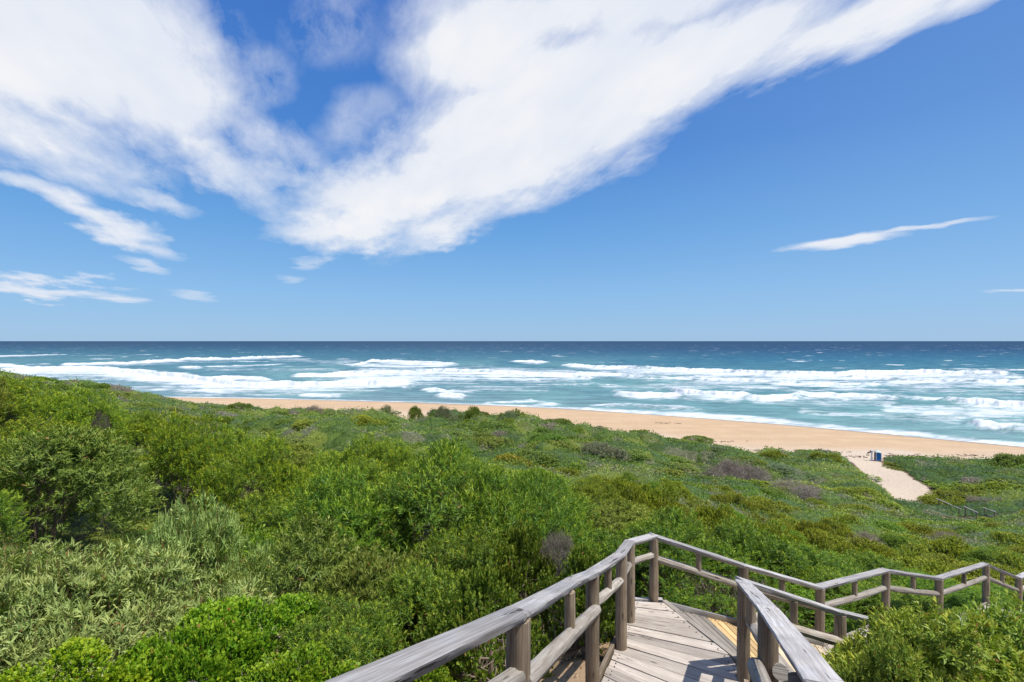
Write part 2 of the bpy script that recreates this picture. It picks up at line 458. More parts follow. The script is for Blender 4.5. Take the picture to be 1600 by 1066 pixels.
def wood_mat(name, dark, light, crack=(.05, .045, .04), rough=.85, warm=None, cracks=.5):
    m_, q, out = new_mat(name)
    uv = q.n('ShaderNodeTexCoord').outputs['UV']
    oi = q.n('ShaderNodeObjectInfo').outputs['Random']
    tint = q.attr('tint')
    off = q.xyz(q.m('MULTIPLY', oi, 37.0), q.m('MULTIPLY', tint, 91.0), q.m('MULTIPLY', oi, 11.0))
    g = q.v('ADD', q.v('MULTIPLY', uv, (2.2, 70.0, 1.0)), off)
    g1 = q.noise(g, 1.0, 6.0, .65, .3)
    g2 = q.noise(q.v('ADD', q.v('MULTIPLY', uv, (1.2, 16.0, 1.0)), off), 1.0, 4.0, .6, .5)
    blot = q.noise(q.v('ADD', q.v('MULTIPLY', uv, (5.0, 6.0, 1.0)), off), 1.0, 5.0, .6)
    col = q.mix(q.ss(g1, .3, .7), (*dark, 1), (*light, 1))
    col = q.mix(q.ss(blot, .35, .7, 0.0, .45), col, (*(warm or dark), 1))
    col = q.mix(q.m('MULTIPLY', q.ss(g2, .635, .67), cracks), col, (*crack, 1))
    knot = q.n('ShaderNodeTexVoronoi', feature='F1'); q.put(knot.inputs['Vector'], q.v('ADD', q.v('MULTIPLY', uv, (2.0, 7.0, 1.0)), off)); knot.inputs['Scale'].default_value = 1.0
    col = q.mix(q.ss(knot.outputs['Distance'], .13, .06, 0, .75), col, (*crack, 1))
    val = q.m('ADD', q.m('MULTIPLY', tint, .5), .72)
    col = q.mix(1.0, col, q.xyz(val, val, val), 'MULTIPLY')
    hgt = q.m('SUBTRACT', g1, q.m('MULTIPLY', q.ss(g2, .6, .68), 1.2))
    principled(q, out, col, rough, .25, bump(q, hgt, .6, .004))
    return m_
M_rail = wood_mat('silver_grey_timber', (.225, .21, .205), (.48, .47, .47), warm=(.31, .275, .235), cracks=.85)
M_post = wood_mat('weathered_pole', (.165, .122, .082), (.37, .30, .215), warm=(.13, .09, .06), cracks=.8)
M_log = wood_mat('weathered_log', (.22, .195, .165), (.44, .41, .365), warm=(.22, .16, .11), cracks=.8)
M_deck = wood_mat('bleached_board', (.29, .25, .21), (.54, .485, .42), crack=(.07, .045, .04), warm=(.33, .27, .23), cracks=.95)
M_deck2 = wood_mat('old_board', (.20, .18, .155), (.36, .33, .285), crack=(.06, .05, .04), warm=(.22, .18, .14), cracks=.8)
M_new = wood_mat('fresh_timber', (.46, .31, .13), (.62, .45, .24), crack=(.2, .1, .04), warm=(.50, .33, .15), cracks=.3)
M_nail = wood_mat('rusty_nail', (.05, .03, .02), (.12, .06, .04))
M_tan = wood_mat('sun_faded_timber', (.44, .35, .23), (.62, .52, .37), crack=(.14, .09, .05), warm=(.46, .36, .24), cracks=.5)

def leaf_mat(name, rough=.45, trans=.20, spec=.2):
    m_, q, out = new_mat(name)
    c = q.attr('lcol', 'Color')
    oi = q.n('ShaderNodeObjectInfo')
    rnd = oi.outputs['Random']
    c = q.mix(1.0, c, oi.outputs['Color'], 'MULTIPLY')
    hs = q.n('ShaderNodeHueSaturation'); q.put(hs.inputs['Color'], c)
    q.put(hs.inputs['Hue'], q.m('ADD', q.m('MULTIPLY', rnd, .022), .489)); q.put(hs.inputs['Value'], q.m('ADD', q.m('MULTIPLY', rnd, .25), .88))
    c = hs.outputs[0]
    p = q.n('ShaderNodeBsdfPrincipled'); q.put(p.inputs['Base Color'], c); p.inputs['Roughness'].default_value = rough; p.inputs['Specular IOR Level'].default_value = spec
    t = q.n('ShaderNodeBsdfTranslucent'); q.put(t.inputs[0], q.mix(1.0, c, (1.25, 1.35, .6, 1), 'MULTIPLY'))
    mx_ = q.n('ShaderNodeMixShader'); mx_.inputs[0].default_value = trans
    q.l.new(p.outputs[0], mx_.inputs[1]); q.l.new(t.outputs[0], mx_.inputs[2]); q.l.new(mx_.outputs[0], out.inputs[0])
    return m_
M_leaf = leaf_mat('leaves')
M_twig, q, out = new_mat('twigs')
P = q.n('ShaderNodeNewGeometry').outputs['Position']
principled(q, out, q.mix(1.0, q.attr('lcol', 'Color'), q.mix(q.noise(P, 20.0), (.7, .7, .7), (1.2, 1.2, 1.2)), 'MULTIPLY'), .9, .2)

def plain(name, col, rough=.5, spec=.4, n=8.0, var=.15):
    m_, q, out = new_mat(name)
    P = q.n('ShaderNodeTexCoord').outputs['Object']
    f_ = q.noise(P, n, 5.0)
    principled(q, out, q.mix(f_, tuple(c * (1 - var) for c in col), tuple(min(1, c * (1 + var)) for c in col)), rough, spec)
    return m_

# ------------------------------------------------------------------ ground sheet
nr, nc = 560, 620
wr = np.linspace(math.log(1.6), math.log(262 + 9), nr)
uc = np.linspace(-1, 1, nc); uc = np.sign(uc) * (np.abs(uc) ** 1.15) * 2.0
Y = np.exp(wr)[:, None] - 9 + 0 * uc[None]
X = uc[None] * (Y + 9)
Z = ground(X, Y)
sd = sandness(X, Y)
wt = sstep(y_shore(X) - Y + (fbm(X * .05, X * 0, 88, 3) - .5) * 5, 7.5, 2.5) * .85
near = np.hypot(X - 1, Y - 5)
pale = np.clip(1 - seg_dist(X, Y, path_poly, True) / 5.0, 0, 1) + in_poly(X, Y, path_poly) + np.exp(-np.abs((Y - y_veg(X))) / 4.0) * .8
me = mesh_np('sand', np.stack([X, Y, Z], -1).reshape(-1, 3), grid_faces(nr, nc), M_ground,
             attrs={'sand': sd.ravel(), 'wet': wt.ravel(), 'pale': np.clip(pale, 0, 1).ravel()}, smooth=True)
tag(link('ground', me), 'dune slope of brown soil running down to the tan sand beach', 'ground', kind='structure')

# ------------------------------------------------------------------ sea
rows = np.concatenate([np.array([.25, .5, .8, 1.1]), np.arange(1.45, 200, .36)])
Yd = 14400.0 / rows                       # depth of each row
ucs = np.concatenate([np.linspace(-3.2, -1.35, 40)[:-1], np.linspace(-1.35, 1.35, 1000), np.linspace(1.35, 3.2, 40)[1:]])
Y = Yd[:, None] + 0 * ucs[None]; X = ucs[None] * Y
PX = 800 + 800 * X / Y; PY = 533 + 14400.0 / Y
# breakers: crest line (px, py) ... , thickness list, strength, wave height
BAND = [
 ([(-200,556,2),(0,556,2.2),(60,555,1.8),(100,554,1)], .8, .6),
 ([(110,556,1),(170,555,1.5),(235,554,1)], .45, .3),
 ([(140,561,2),(175,560.5,2.5)], .7, .5),
 ([(98,570,2.5),(160,567,4.5),(240,563.5,5.5),(300,559.5,6.5),(380,558.5,4),(470,557,1.5)], 1.0, 1.1),
 ([(40,568.5,2),(75,568,2)], .7, .3),
 ([(-250,566,6),(-60,568,7),(20,569,6),(40,572,2)], .95, .8),
 ([(286,573.5,3),(300,573,4.5),(312,573.5,3)], .95, .8),
 ([(325,573,1.6),(370,572,2.6),(440,569,1.6)], .7, .4),
 ([(-300,566,14),(0,576,14),(60,574,17),(130,572.5,20),(180,576,20),(230,580,22),(290,585,22),(330,592,18),(370,598,14),(450,600,12),(540,600,12),(640,599,3)], 1.05, 1.6),
 ([(310,592,3),(350,588.5,8),(400,590,7),(420,593,3)], 1.0, .8),
 ([(462,588,3),(500,585.5,7),(550,583,9),(640,578.5,10),(732,577,13),(800,579,14),(850,582,12),(900,586,10),(925,592,3)], .92, 1.2),
 ([(540,592,8),(640,588,12),(760,590,12),(900,592,8)], .62, 0),
 ([(560,569,3),(581,562,6),(640,563,9),(690,566,8),(708,568,2)], 1.0, 1.3),
 ([(540,569,4),(620,572,6),(700,573,3)], .6, 0),
 ([(800,564.5,1),(824,564,4.5),(838,565,4.5),(852,566,1.5)], 1.0, 1.2),
 ([(886,572,2.5),(930,573.5,6),(968,574,9),(1010,573,12),(1070,577,12),(1150,579.5,13),(1230,581,14),(1300,583,12),(1360,582,15),(1450,581,12),(1530,582,8),(1575,585,4)], 1.02, 1.6),
 ([(900,582,8),(1070,589,10),(1180,593,10),(1250,597,6),(1300,600,5),(1370,603,3)], .78, .8),
 ([(1330,588,8),(1420,591,11),(1500,592,14),(1600,594,13),(1750,597,14)], .85, .9),
 ([(1200,601,2),(1280,603,4),(1330,604.5,5),(1375,604,2)], .85, .7),
 ([(1470,577,2),(1560,577,3),(1700,580,3)], .45, .4),
 ([(530,600,9),(580,597,9),(620,594,8),(640,597,2)], .95, .9),
 ([(626,606,2),(632,605,4),(640,607,3)], .95, .5), ([(664,609,2),(672,609,4),(682,609,3)], .95, .5), ([(682,609,3),(700,611,4),(742,611,3)], .8, .4),
 ([(684,619,3),(700,617,6),(722,619,5),(728,621,2)], 1.0, .9),
 ([(838,602,2),(880,601,4),(930,599,4)], .7, .5), ([(934,603,3),(950,602,6),(966,604,3)], .95, .7),
 ([(954,615,3),(985,617,6),(1020,618,6),(1060,620,4)], .95, .9), ([(1048,610,3),(1070,613,9),(1110,614,10),(1150,616,9),(1166,618,4)], .98, 1.2),
 ([(1172,622,5),(1200,622,8),(1250,621,4)], .95, 1.0), ([(1245,619,6),(1300,618,8),(1370,620,7),(1402,623,3)], .85, .9),
 ([(1395,620,2),(1440,622,4),(1475,624,2)], .65, .5),
 ([(1476,628,2),(1530,631,6),(1600,635,9),(1720,640,10)], .95, 1.2),
 ([(1515,662,3),(1545,666,7),(1600,670,9),(1700,676,9)], .95, .9),
 ([(470,617,3),(500,616,5),(535,617,3)], .8, .4),
 ([(1010,598,14),(1200,605,12),(1300,612,8)], .40, 0), ([(1380,636,10),(1480,640,24),(1600,642,28),(1700,645,30)], .42, 0), ([(1200,628,8),(1400,630,10)], .36, 0),
 ([(530,560,8),(640,575,8)], .3, 0), ([(1300,600,20),(1600,605,18)], .38, 0), ([(320,575,10),(540,575,14)], .3, 0), ([(-200,590,12),(200,597,20),(520,612,8)], .33, 0),
 ([(-200,600,14),(120,596,14),(300,606,14),(480,612,8)], .40, 0), ([(560,574,18),(760,576,20),(900,580,16)], .42, 0), ([(900,600,10),(1100,604,14),(1250,608,10)], .40, 0), ([(1100,585,20),(1350,590,20),(1600,590,22)], .50, 0), ([(420,560,8),(560,566,12)], .36, 0), ([(640,600,10),(860,606,12)], .34, 0), ([(1250,640,12),(1400,650,14),(1600,655,16)], .36, 0),
 ([(755,631,2),(790,628,4),(830,626,7),(870,631,7)], .75, .3), ([(920,634,4),(985,630,9),(1040,634,12),(1100,640,12)], .55, .3),
]
foam = np.zeros_like(X); Z = np.zeros_like(X)
wob = (fbm(PX * .02, PY * .05, 21, 4) - .5) * 5.0 + (fbm(PX * .10, PY * .25, 22, 4) - .5) * 3.4
for j, (pts, st, A) in enumerate(BAND):
    p = np.array(pts, float)
    if A == 0: st = st * 1.22
    sel = (ucs * 800 + 800 > p[0, 0] - 20) & (ucs * 800 + 800 < p[-1, 0] + 20)
    cols_ = np.where(sel)[0]
    if len(cols_) == 0: continue
    c0, c1 = cols_[0], cols_[-1] + 1
    x_ = PX[:, c0:c1]
    top = np.interp(x_, p[:, 0], p[:, 1]) + wob[:, c0:c1] * np.clip(np.interp(x_, p[:, 0], p[:, 2]) / 8, .15, .8)
    th = np.interp(x_, p[:, 0], p[:, 2])
    e = np.clip((x_ - p[0, 0] + 15) / 20, 0, 1) * np.clip((p[-1, 0] + 15 - x_) / 20, 0, 1)
    py_ = PY[:, c0:c1]
    t = (py_ - top) / np.maximum(th, 1)
    soft = .12 if A > 0 else .5
    b = np.clip((t + soft) / soft, 0, 1) * np.where(t < .3, 1.0, .42 + .58 * np.clip((.9 - t) / .6, 0, 1)) * np.clip((2.0 - t) / .9, 0, 1) * e * st * (.72 + .5 * fbm(x_ * .015 + j * 7, py_ * .09, 300 + j, 4))
    foam[:, c0:c1] = np.maximum(foam[:, c0:c1], b)
    if A > 0:
        dc = 14400.0 / np.maximum(top + th * .25 - 533, 2)
        dd = Y[:, c0:c1] - dc
        wd = np.where(dd > 0, 4.5, 1.3) + dc * .003
        Z[:, c0:c1] += A * 1.15 * (.7 + .6 * fbm(x_ * .03, 0 * x_ + j, 500, 3)) * np.exp(-(dd / wd) ** 2) * e
# shore wash
sdist = Y - y_shore(X)
washw = np.interp(PX, [200, 500, 760, 900, 1070, 1335, 1600, 1800], [2.5, 2.5, 4, 7, 15, 11, 9.5, 9]) * (.8 + .5 * fbm(PX * .02, 0 * PX, 40, 3))
wash = sstep(sdist, washw * 1.25, washw * .4) * (.55 + .45 * fbm(PX * .03, PY * .2, 41, 3))
edge = np.exp(-((sdist - .9) / .9) ** 2) * .9
foam = np.maximum(foam, np.clip(wash * .95, 0, 1)); foam = np.maximum(foam, edge)
sw = fbm(X * .012, Y * .07, 30, 3) - .5
Z += sw * 1.1 * sstep(sdist, 8, 50) * np.clip(rows[:, None] / 10, .0, 1)
Z += (fbm(X * .05, Y * .25, 33, 3) - .5) * .45 * sstep(sdist, 3, 25) * np.clip(rows[:, None] / 30, 0, 1)
Z += SEA
Z = np.where(sdist < 3, SEA + (Z - SEA) * np.clip(sdist / 3, 0, 1), Z)
# colour of the water: deep blue offshore, teal over the bars, green-grey near the sand
dp = PY - 533
def ramp(x, xs, cs):
    cs = np.array(cs); return np.stack([np.interp(x, xs, cs[:, i]) for i in range(3)], -1)
lc = .92 * ramp(dp, [0, 8, 22, 35, 55, 80, 100], [(.004, .024, .08), (.009, .05, .125), (.045, .15, .22), (.075, .20, .26), (.11, .24, .29), (.16, .28, .32), (.24, .33, .36)])
rc = ramp(dp, [0, 12, 28, 45, 75, 110, 150, 170], [(.0025, .02, .078), (.005, .036, .115), (.02, .115, .20), (.055, .175, .235), (.095, .23, .265), (.14, .285, .30), (.18, .31, .32), (.28, .38, .39)])
wx = sstep(PX, 350, 1250)[..., None]
wc = lc * (1 - wx) + rc * wx
pt = sstep(fbm(PX * .006 + 3, PY * .045, 50, 4), .48, .66)[..., None] * sstep(dp, 18, 40)[..., None]
wc = wc * (1 - pt * .45) + np.array([.18, .35, .34]) * pt * .45
caps = sstep(dp, 1.5, 6) * (1 - sstep(dp, 30, 60))
me = mesh_np('sea', np.stack([X, Y, Z], -1).reshape(-1, 3), grid_faces(*X.shape)[:, ::-1], M_sea, attrs={'foam': foam.ravel(), 'caps': caps.ravel()}, cols={'wcol': wc.reshape(-1, 3)}, smooth=True)
tag(link('sea', me), 'blue and turquoise ocean with rows of white breakers', 'sea', kind='structure')

# ------------------------------------------------------------------ timber builders
class MB:
    def __init__(s): s.V = []; s.F = []; s.UV = []; s.T = []; s.n = 0
    def add(s, V, F, UV, tint):
        s.V.append(V); s.UV.append(UV); s.T.append(np.full(len(V), tint)); s.F += [tuple(i + s.n for i in f) for f in F]; s.n += len(V)
    def sweep(s, p0, p1, prof, up=(0, 0, 1), seg=1, jit=0.0, tint=None, taper=1.0, bow=(0, 0, 0)):
        """prof: closed outline (side, up) swept from p0 to p1 with separate end caps"""
        p0 = np.array(p0, float); p1 = np.array(p1, float); ax = p1 - p0; L = np.linalg.norm(ax); ax /= L
        up = np.array(up, float); sd_ = np.cross(ax, up); sd_ /= np.linalg.norm(sd_); u_ = np.cross(sd_, ax)
        prof = np.array(prof, float); kk = len(prof)
        per = np.concatenate([[0], np.cumsum(np.linalg.norm(np.roll(prof, -1, 0) - prof, axis=1))])
        V = []; UV = []; ph = random.random() * 9
        for i in range(seg + 1):
            t = i / seg; sc = 1 + (taper - 1) * t
            c = p0 + (p1 - p0) * t + np.array(bow) * math.sin(math.pi * t)
            for j in range(kk + 1):
                a_, b_ = prof[j % kk]
                jj = 1 + jit * math.sin(ph + 3.1 * t * L + 2.3 * (j % kk)) + jit * .7 * math.sin(ph * 2 + 7.7 * t * L + 4.1 * (j % kk))
                V.append(c + sd_ * a_ * sc * jj + u_ * b_ * sc * jj); UV.append((t * L, per[j]))
        F = []
        for i in range(seg):
            for j in range(kk):
                a0 = i * (kk + 1) + j
                F.append((a0, a0 + kk + 1, a0 + kk + 2, a0 + 1))
        n0 = len(V)
        for e, i in ((0, 0), (1, seg)):
            base = len(V)
            for j in range(kk):
                V.append(V[i * (kk + 1) + j].copy()); UV.append((prof[j][0] * .25 + .3, prof[j][1] + 5))
            f = tuple(range(base, base + kk))
            F.append(f if e == 0 else f[::-1])
        s.add(np.array(V), F, np.array(UV), random.random() if tint is None else tint)
    def build(s, name, mat, parent, smooth=True):
        V = np.concatenate(s.V); UV = np.concatenate(s.UV); T = np.concatenate(s.T)
        off = np.array(parent.location) if parent is not None else np.zeros(3)
        me = bpy.data.meshes.new(name)
        me.from_pydata((V - off).tolist(), [], s.F)
        if smooth:
            me.polygons.foreach_set('use_smooth', np.ones(len(me.polygons), bool))
        ul = me.uv_layers.new(name='UVMap')
        li = np.zeros(len(me.loops), np.int32); me.loops.foreach_get('vertex_index', li)
        ul.data.foreach_set('uv', UV[li].astype(np.float32).ravel())
        at = me.attributes.new('tint', 'FLOAT', 'POINT'); at.data.foreach_set('value', T.astype(np.float32))
        me.materials.append(mat)
        me.update()
        if smooth:
            me.set_sharp_from_angle(angle=math.radians(38))
        return link(name, me, parent)

def circ(r, n=16, ecc=1.0): return [(r * math.cos(2 * math.pi * i / n), r * ecc * math.sin(2 * math.pi * i / n)) for i in range(n)]
def half_round(w, t):          # flat top, rounded underside
    h = w / 2
    o = [(-h, 0), (-h * .97, .004), (h * .97, .004), (h, 0)]
    o += [(h * math.cos(a), -t * math.sin(a) ** .8) for a in np.linspace(.12, math.pi - .12, 9)]
    return o
def rect(w, t, b=.004): return [(-w / 2 + b, -t / 2), (w / 2 - b, -t / 2), (w / 2, -t / 2 + b), (w / 2, t / 2 - b), (w / 2 - b, t / 2), (-w / 2 + b, t / 2), (-w / 2, t / 2 - b), (-w / 2, -t / 2 + b)]

def log_piece(p0, p1, r, name, mat, parent, seg=10, up=(0, 0, 1), bow=None):
    m_ = MB()
    d = np.array(p1, float) - np.array(p0, float); L = np.linalg.norm(d); d /= L
    # rounded ends: three short sweeps in one mesh
    m_.sweep(p0, p1, circ(r, 16), up, seg, .06, bow=bow if bow is not None else tuple((random.random() - .5) * .02 for _ in range(3)), taper=1 + (random.random() - .5) * .12)
    return m_.build(name, mat, parent)

def post(x, y, ztop, zbot, r, parent):
    m_ = MB(); ph = random.random() * .012
    m_.sweep((x, y, zbot), (x + ph, y - ph, ztop), circ(r, 20), (0, 1, 0), 12, .022, taper=.96)
    return m_.build('post', M_post, parent)

def railing(parent, pts, rail_w=.135, rail_t=.062, dia=.14, drop=.36, posts=None, balusters=None, lower=None, rail_ext=.0, side=-1):
    """pts: list of (x, y, ztop, zbase, has_post)"""
    for i in range(len(pts) - 1):
        a, b = pts[i], pts[i + 1]
        p0 = np.array(a[:3]); p1 = np.array(b[:3])
        d = p1 - p0; L = np.linalg.norm(d); u = d / L
        m_ = MB()
        e0, e1 = .045, .045
        z_ = .0025 * (i % 2)
        m_.sweep(p0 - u * e0 + (0, 0, z_), p1 + u * e1 + (0, 0, z_), half_round(rail_w, rail_t), (0, 0, 1), max(3, int(L / .12)), .034)
        m_.build('top_rail', M_rail, parent)
    for (x, y, zt, zb, hp) in pts:
        if hp: post(x, y, zt - rail_t * .55, zb, dia / 2 * (1 + (random.random() - .5) * .12), parent)

def lower_log(parent, a, b, drop=.37, r=.048, shrink=.02, off=(0, 0), bal=(.5,), bal_r=.042):
    p0 = np.array(a[:3]) - (0, 0, drop); p1 = np.array(b[:3]) - (0, 0, drop)
    p0 = p0 + (off[0], off[1], 0); p1 = p1 + (off[0], off[1], 0)
    u = (p1 - p0) / np.linalg.norm(p1 - p0)
    log_piece(p0 + u * shrink, p1 - u * shrink, r, 'lower_rail', M_log, parent)
    for t in bal:
        c = np.array(a[:3]) * (1 - t) + np.array(b[:3]) * t + np.array([off[0] * .5, off[1] * .5, 0])
        m_ = MB(); m_.sweep((c[0], c[1], c[2] - drop + r * .55), (c[0], c[1], c[2] - .045), circ(bal_r, 14), (0, 1, 0), 4, .03)
        m_.build('baluster', M_post, parent)

# outer railing: down the left side, round the landing and away along the zigzag
OUT = [(-1.15, .35, -.66, -2.5, 0), (-.50, 1.6, -1.075, -2.8, 0), (.025, 2.7, -1.425, -3.1, 1), (.52, 4.35, -2.03, -3.6, 0), (.80, 5.1, -2.30, -4.0, 1), (1.34, 6.3, -2.61, -4.3, 1), (1.585, 6.9, -2.70, -4.3, 1),
       (2.07, 7.5, -2.84, -4.35, 1), (3.44, 7.62, -3.325, -4.9, 1), (4.80, 8.0, -3.83, -5.3, 1), (6.78, 9.3, -4.15, -5.6, 1), (8.50, 10.2, -4.71, -6.2, 1), (11.10, 12.0, -5.21, -6.8, 1), (12.46, 12.6, -5.81, -7.3, 1), (15.3, 14.4, -6.15, -7.9, 1)]
R1 = empty('handrail_fence', (2.07, 7.5, -3.8), 'weathered pole railing along the left and seaward side of the zigzag boardwalk', 'railing')
railing(R1, OUT)
lower_log(R1, OUT[0], OUT[2], .33, .052, 0, (.02, 0), (.6,))
lower_log(R1, OUT[2], OUT[4], .36, .052, .0, (.03, -.03), (.52,))
lower_log(R1, OUT[4], OUT[5], .33, .048, .02, (0, 0), (.5,))
lower_log(R1, OUT[5], OUT[6], .30, .045, .02, (0, 0), ())
lower_log(R1, OUT[6], OUT[7], .29, .042, .02, (0, 0), ())
for i in range(7, 14):
    lower_log(R1, OUT[i], OUT[i + 1], .33, .05, .03, (0, 0), (.5,))

# inner railing
INN = [(.55, .1, -.78, -2.5, 1), (1.22, 2.0, -1.33, -2.9, 0), (1.85, 3.7, -1.93, -3.6, 1), (2.58, 5.72, -2.68, -4.2, 1)]
INN2 = [(2.60, 5.78, -2.69, -4.2, 0), (3.97, 6.2, -3.27, -5.0, 1), (5.05, 6.65, -3.70, -5.1, 1), (7.55, 7.95, -4.25, -5.6, 1), (9.1, 8.7, -4.75, -6.0, 1), (11.9, 10.4, -5.25, -6.7, 1), (13.3, 11.1, -5.7, -7.3, 1), (16, 12.7, -6.1, -7.8, 1)]
R2 = empty('handrail_fence', (2.58, 5.72, -3.8), 'weathered pole railing on the landward side, sloping up to the bottom edge of the photo', 'railing')
railing(R2, INN, rail_w=.15, dia=.145)
lower_log(R2, INN[0], INN[2], .42, .06, 0, (-.09, 0), (.62,), .05)
lower_log(R2, INN[2], INN[3], .40, .055, 0, (.04, -.10), (.78,), .045)
railing(R2, INN2, dia=.14, rail_w=.125)
for i in range(0, 7):
    lower_log(R2, INN2[i], INN2[i + 1], .36, .05, .0, (0, -.05), (.5,))

# decks -----------------------------------------------------------------
def boards(A, B, n, mat, parent, name='deck_boards', th=.036, gap=.010, pick=None, over=.04, tilt=.0, crossjit=.03):
    """A, B: polylines (3D) along the two edges; n boards laid from A(t) to B(t)"""
    A = np.array(A, float); B = np.array(B, float)
    def at(Pp, t):
        L = np.concatenate([[0], np.cumsum(np.linalg.norm(np.diff(Pp, axis=0), axis=1))]); s_ = t * L[-1]
        return np.array([np.interp(s_, L, Pp[:, i]) for i in range(3)])
    m_ = MB(); cnt = 0
    for i in range(n):
        if pick is not None and not pick((i + .5) / n): continue
        t0, t1 = i / n, (i + 1) / n
        a0, a1, b0, b1 = at(A, t0), at(A, t1), at(B, t0), at(B, t1)
        ga = (a1 - a0); gb = (b1 - b0)
        la, lb = np.linalg.norm(ga), np.linalg.norm(gb)
        a0 = a0 + ga * gap / 2 / max(la, .01); a1 = a1 - ga * gap / 2 / max(la, .01)
        b0 = b0 + gb * gap / 2 / max(lb, .01); b1 = b1 - gb * gap / 2 / max(lb, .01)
        ax = (b0 + b1 - a0 - a1) / 2; ln = np.linalg.norm(ax); ax /= ln
        ea = over + random.random() * crossjit; eb = over + random.random() * crossjit
        a0 = a0 - ax * ea; a1 = a1 - ax * ea; b0 = b0 + ax * eb; b1 = b1 + ax * eb
        dz_ = (random.random() - .5) * .009; tw = (random.random() - .5) * .008
        seg = 10; V = []; UV = []
        dn = np.array([0, 0, -th]); ph = random.random() * 9
        for s_ in range(seg + 1):
            f = s_ / seg
            e0 = a0 * (1 - f) + b0 * f; e1 = a1 * (1 - f) + b1 * f
            wv = .0035 * math.sin(ph + 5 * f); e0 = e0 + (e0 - e1) * wv; zz_ = np.array([0, 0, dz_ + tw * (f - .5) + .004 * math.sin(ph + 3 * f)])
            c = .10; in0 = e0 * (1 - c * .5) + e1 * c * .5; in1 = e1 * (1 - c * .5) + e0 * c * .5
            w_ = np.linalg.norm(e1 - e0)
            ring = [(e0 + dn, 0), (e0 - (0, 0, .005), th), (in0, th + .006), (in1, th + w_), (e1 - (0, 0, .005), th + w_ + .006), (e1 + dn, 2 * th + w_)]
            for p_, v_ in ring:
                V.append(p_ + zz_); UV.append((f * (ln + ea + eb), v_))
        F = []
        for s_ in range(seg):
            for j in range(6):
                a_ = s_ * 6 + j; b_ = s_ * 6 + (j + 1) % 6
                F.append((a_, b_, b_ + 6, a_ + 6))
        F.append(tuple(range(5, -1, -1))); F.append(tuple(seg * 6 + j for j in range(6)))
        m_.add(np.array(V), F, np.array(UV), random.random()); cnt += 1
        for e_, f_ in ((a0, a1), (b0, b1)):
            ins = ax * (.07 if e_ is a0 else -.07)
            for w2 in (.28, .72):
                NAILS.append(e_ * (1 - w2) + f_ * w2 + ins + np.array([0, 0, dz_ + tw * (-.5 if e_ is a0 else .5) + .0055]))
    if cnt: return m_.build(name, mat, parent)

NAILS = []
def nail_heads(parent):
    nm = MB()
    for c in NAILS:
        if c[1] < 4: continue
        nm.sweep(c - (0, 0, .004), c + (0, 0, .002), circ(.0075, 7), (0, 1, 0), 1, 0, tint=.2)
    NAILS.clear()
    if nm.V: nm.build('nail_heads', M_nail, parent)
def beam(parent, a, b, w=.05, t=.14, mat=None, name='edge_beam'):
    m_ = MB(); m_.sweep(a, b, rect(w, t), (0, 0, 1), 8, .02); m_.build(name, mat or M_deck2, parent)

Z1 = -3.77
L1 = [(1.76, 7.42, Z1), (1.46, 6.67, Z1), (.99, 5.66, Z1), (.60, 4.9, Z1)]
Rr1 = [(2.16, 7.40, Z1), (2.64, 6.05, Z1), (2.52, 5.60, Z1), (1.60, 3.25, Z1)]
D1 = empty('boardwalk_landing', (1.7, 6.3, Z1 - .1), 'bleached grey plank landing between the pole railings at the turn', 'boardwalk')
boards(L1, Rr1, 17, M_deck, D1, gap=.011, over=.0)
nail_heads(D1)
beam(D1, (.55, 4.85, Z1 - .03), (1.42, 6.66, Z1 - .02), .045, .17, M_post)
beam(D1, (1.42, 6.68, Z1 - .04), (1.72, 7.44, Z1 - .03), .045, .15, M_post)
beam(D1, (2.22, 7.47, Z1 - .05), (2.71, 6.05, Z1 - .05), .075, .085, M_deck2, 'step_nosing')
beam(D1, (2.57, 5.62, Z1 - .02), (2.06, 4.3, Z1 - .02), .05, .15, M_post)
beam(D1, (1.80, 7.50, Z1 - .02), (2.20, 7.49, Z1 - .02), .07, .05, M_rail)
D0 = empty('boardwalk_ramp', (0, 2, -2.6), 'steep plank ramp descending to the landing at the turn', 'boardwalk')
boards([(.56, 4.80, Z1 - .0), (-1.25, .2, -2.0), (-1.8, -1.6, -1.7)], [(1.56, 3.15, Z1), (.45, -.1, -2.0), (-.2, -1.9, -1.7)], 44, M_deck, D0, over=.0)
NAILS.clear()
Z2 = -3.89
A2 = [(2.27, 7.46, Z2), (4.78, 7.86, -4.72)]; B2 = [(2.75, 5.95, Z2), (4.40, 6.40, -4.72)]
D2 = empty('boardwalk_ramp', (3.4, 7, -4.3), 'plank ramp with yellow new boards dropping right from the landing', 'boardwalk')
new = lambda t: .27 < t < .50
tan = lambda t: t >= .62
boards(A2, B2, 20, M_deck2, D2, pick=lambda t: not new(t) and not tan(t))
tag(boards(A2, B2, 20, M_new, D2, 'replacement_boards', pick=new), 'yellow fresh timber boards among the grey ones')
tag(boards(A2, B2, 20, M_tan, D2, 'replacement_boards', pick=tan), 'pale tan boards at the foot of the ramp')
nail_heads(D2)
beam(D2, (2.25, 7.50, Z2 + .01), (4.8, 7.93, -4.70), .04, .13, M_rail)
beam(D2, (2.80, 5.90, Z2 + .0), (4.42, 6.33, -4.70), .04, .13, M_deck2)
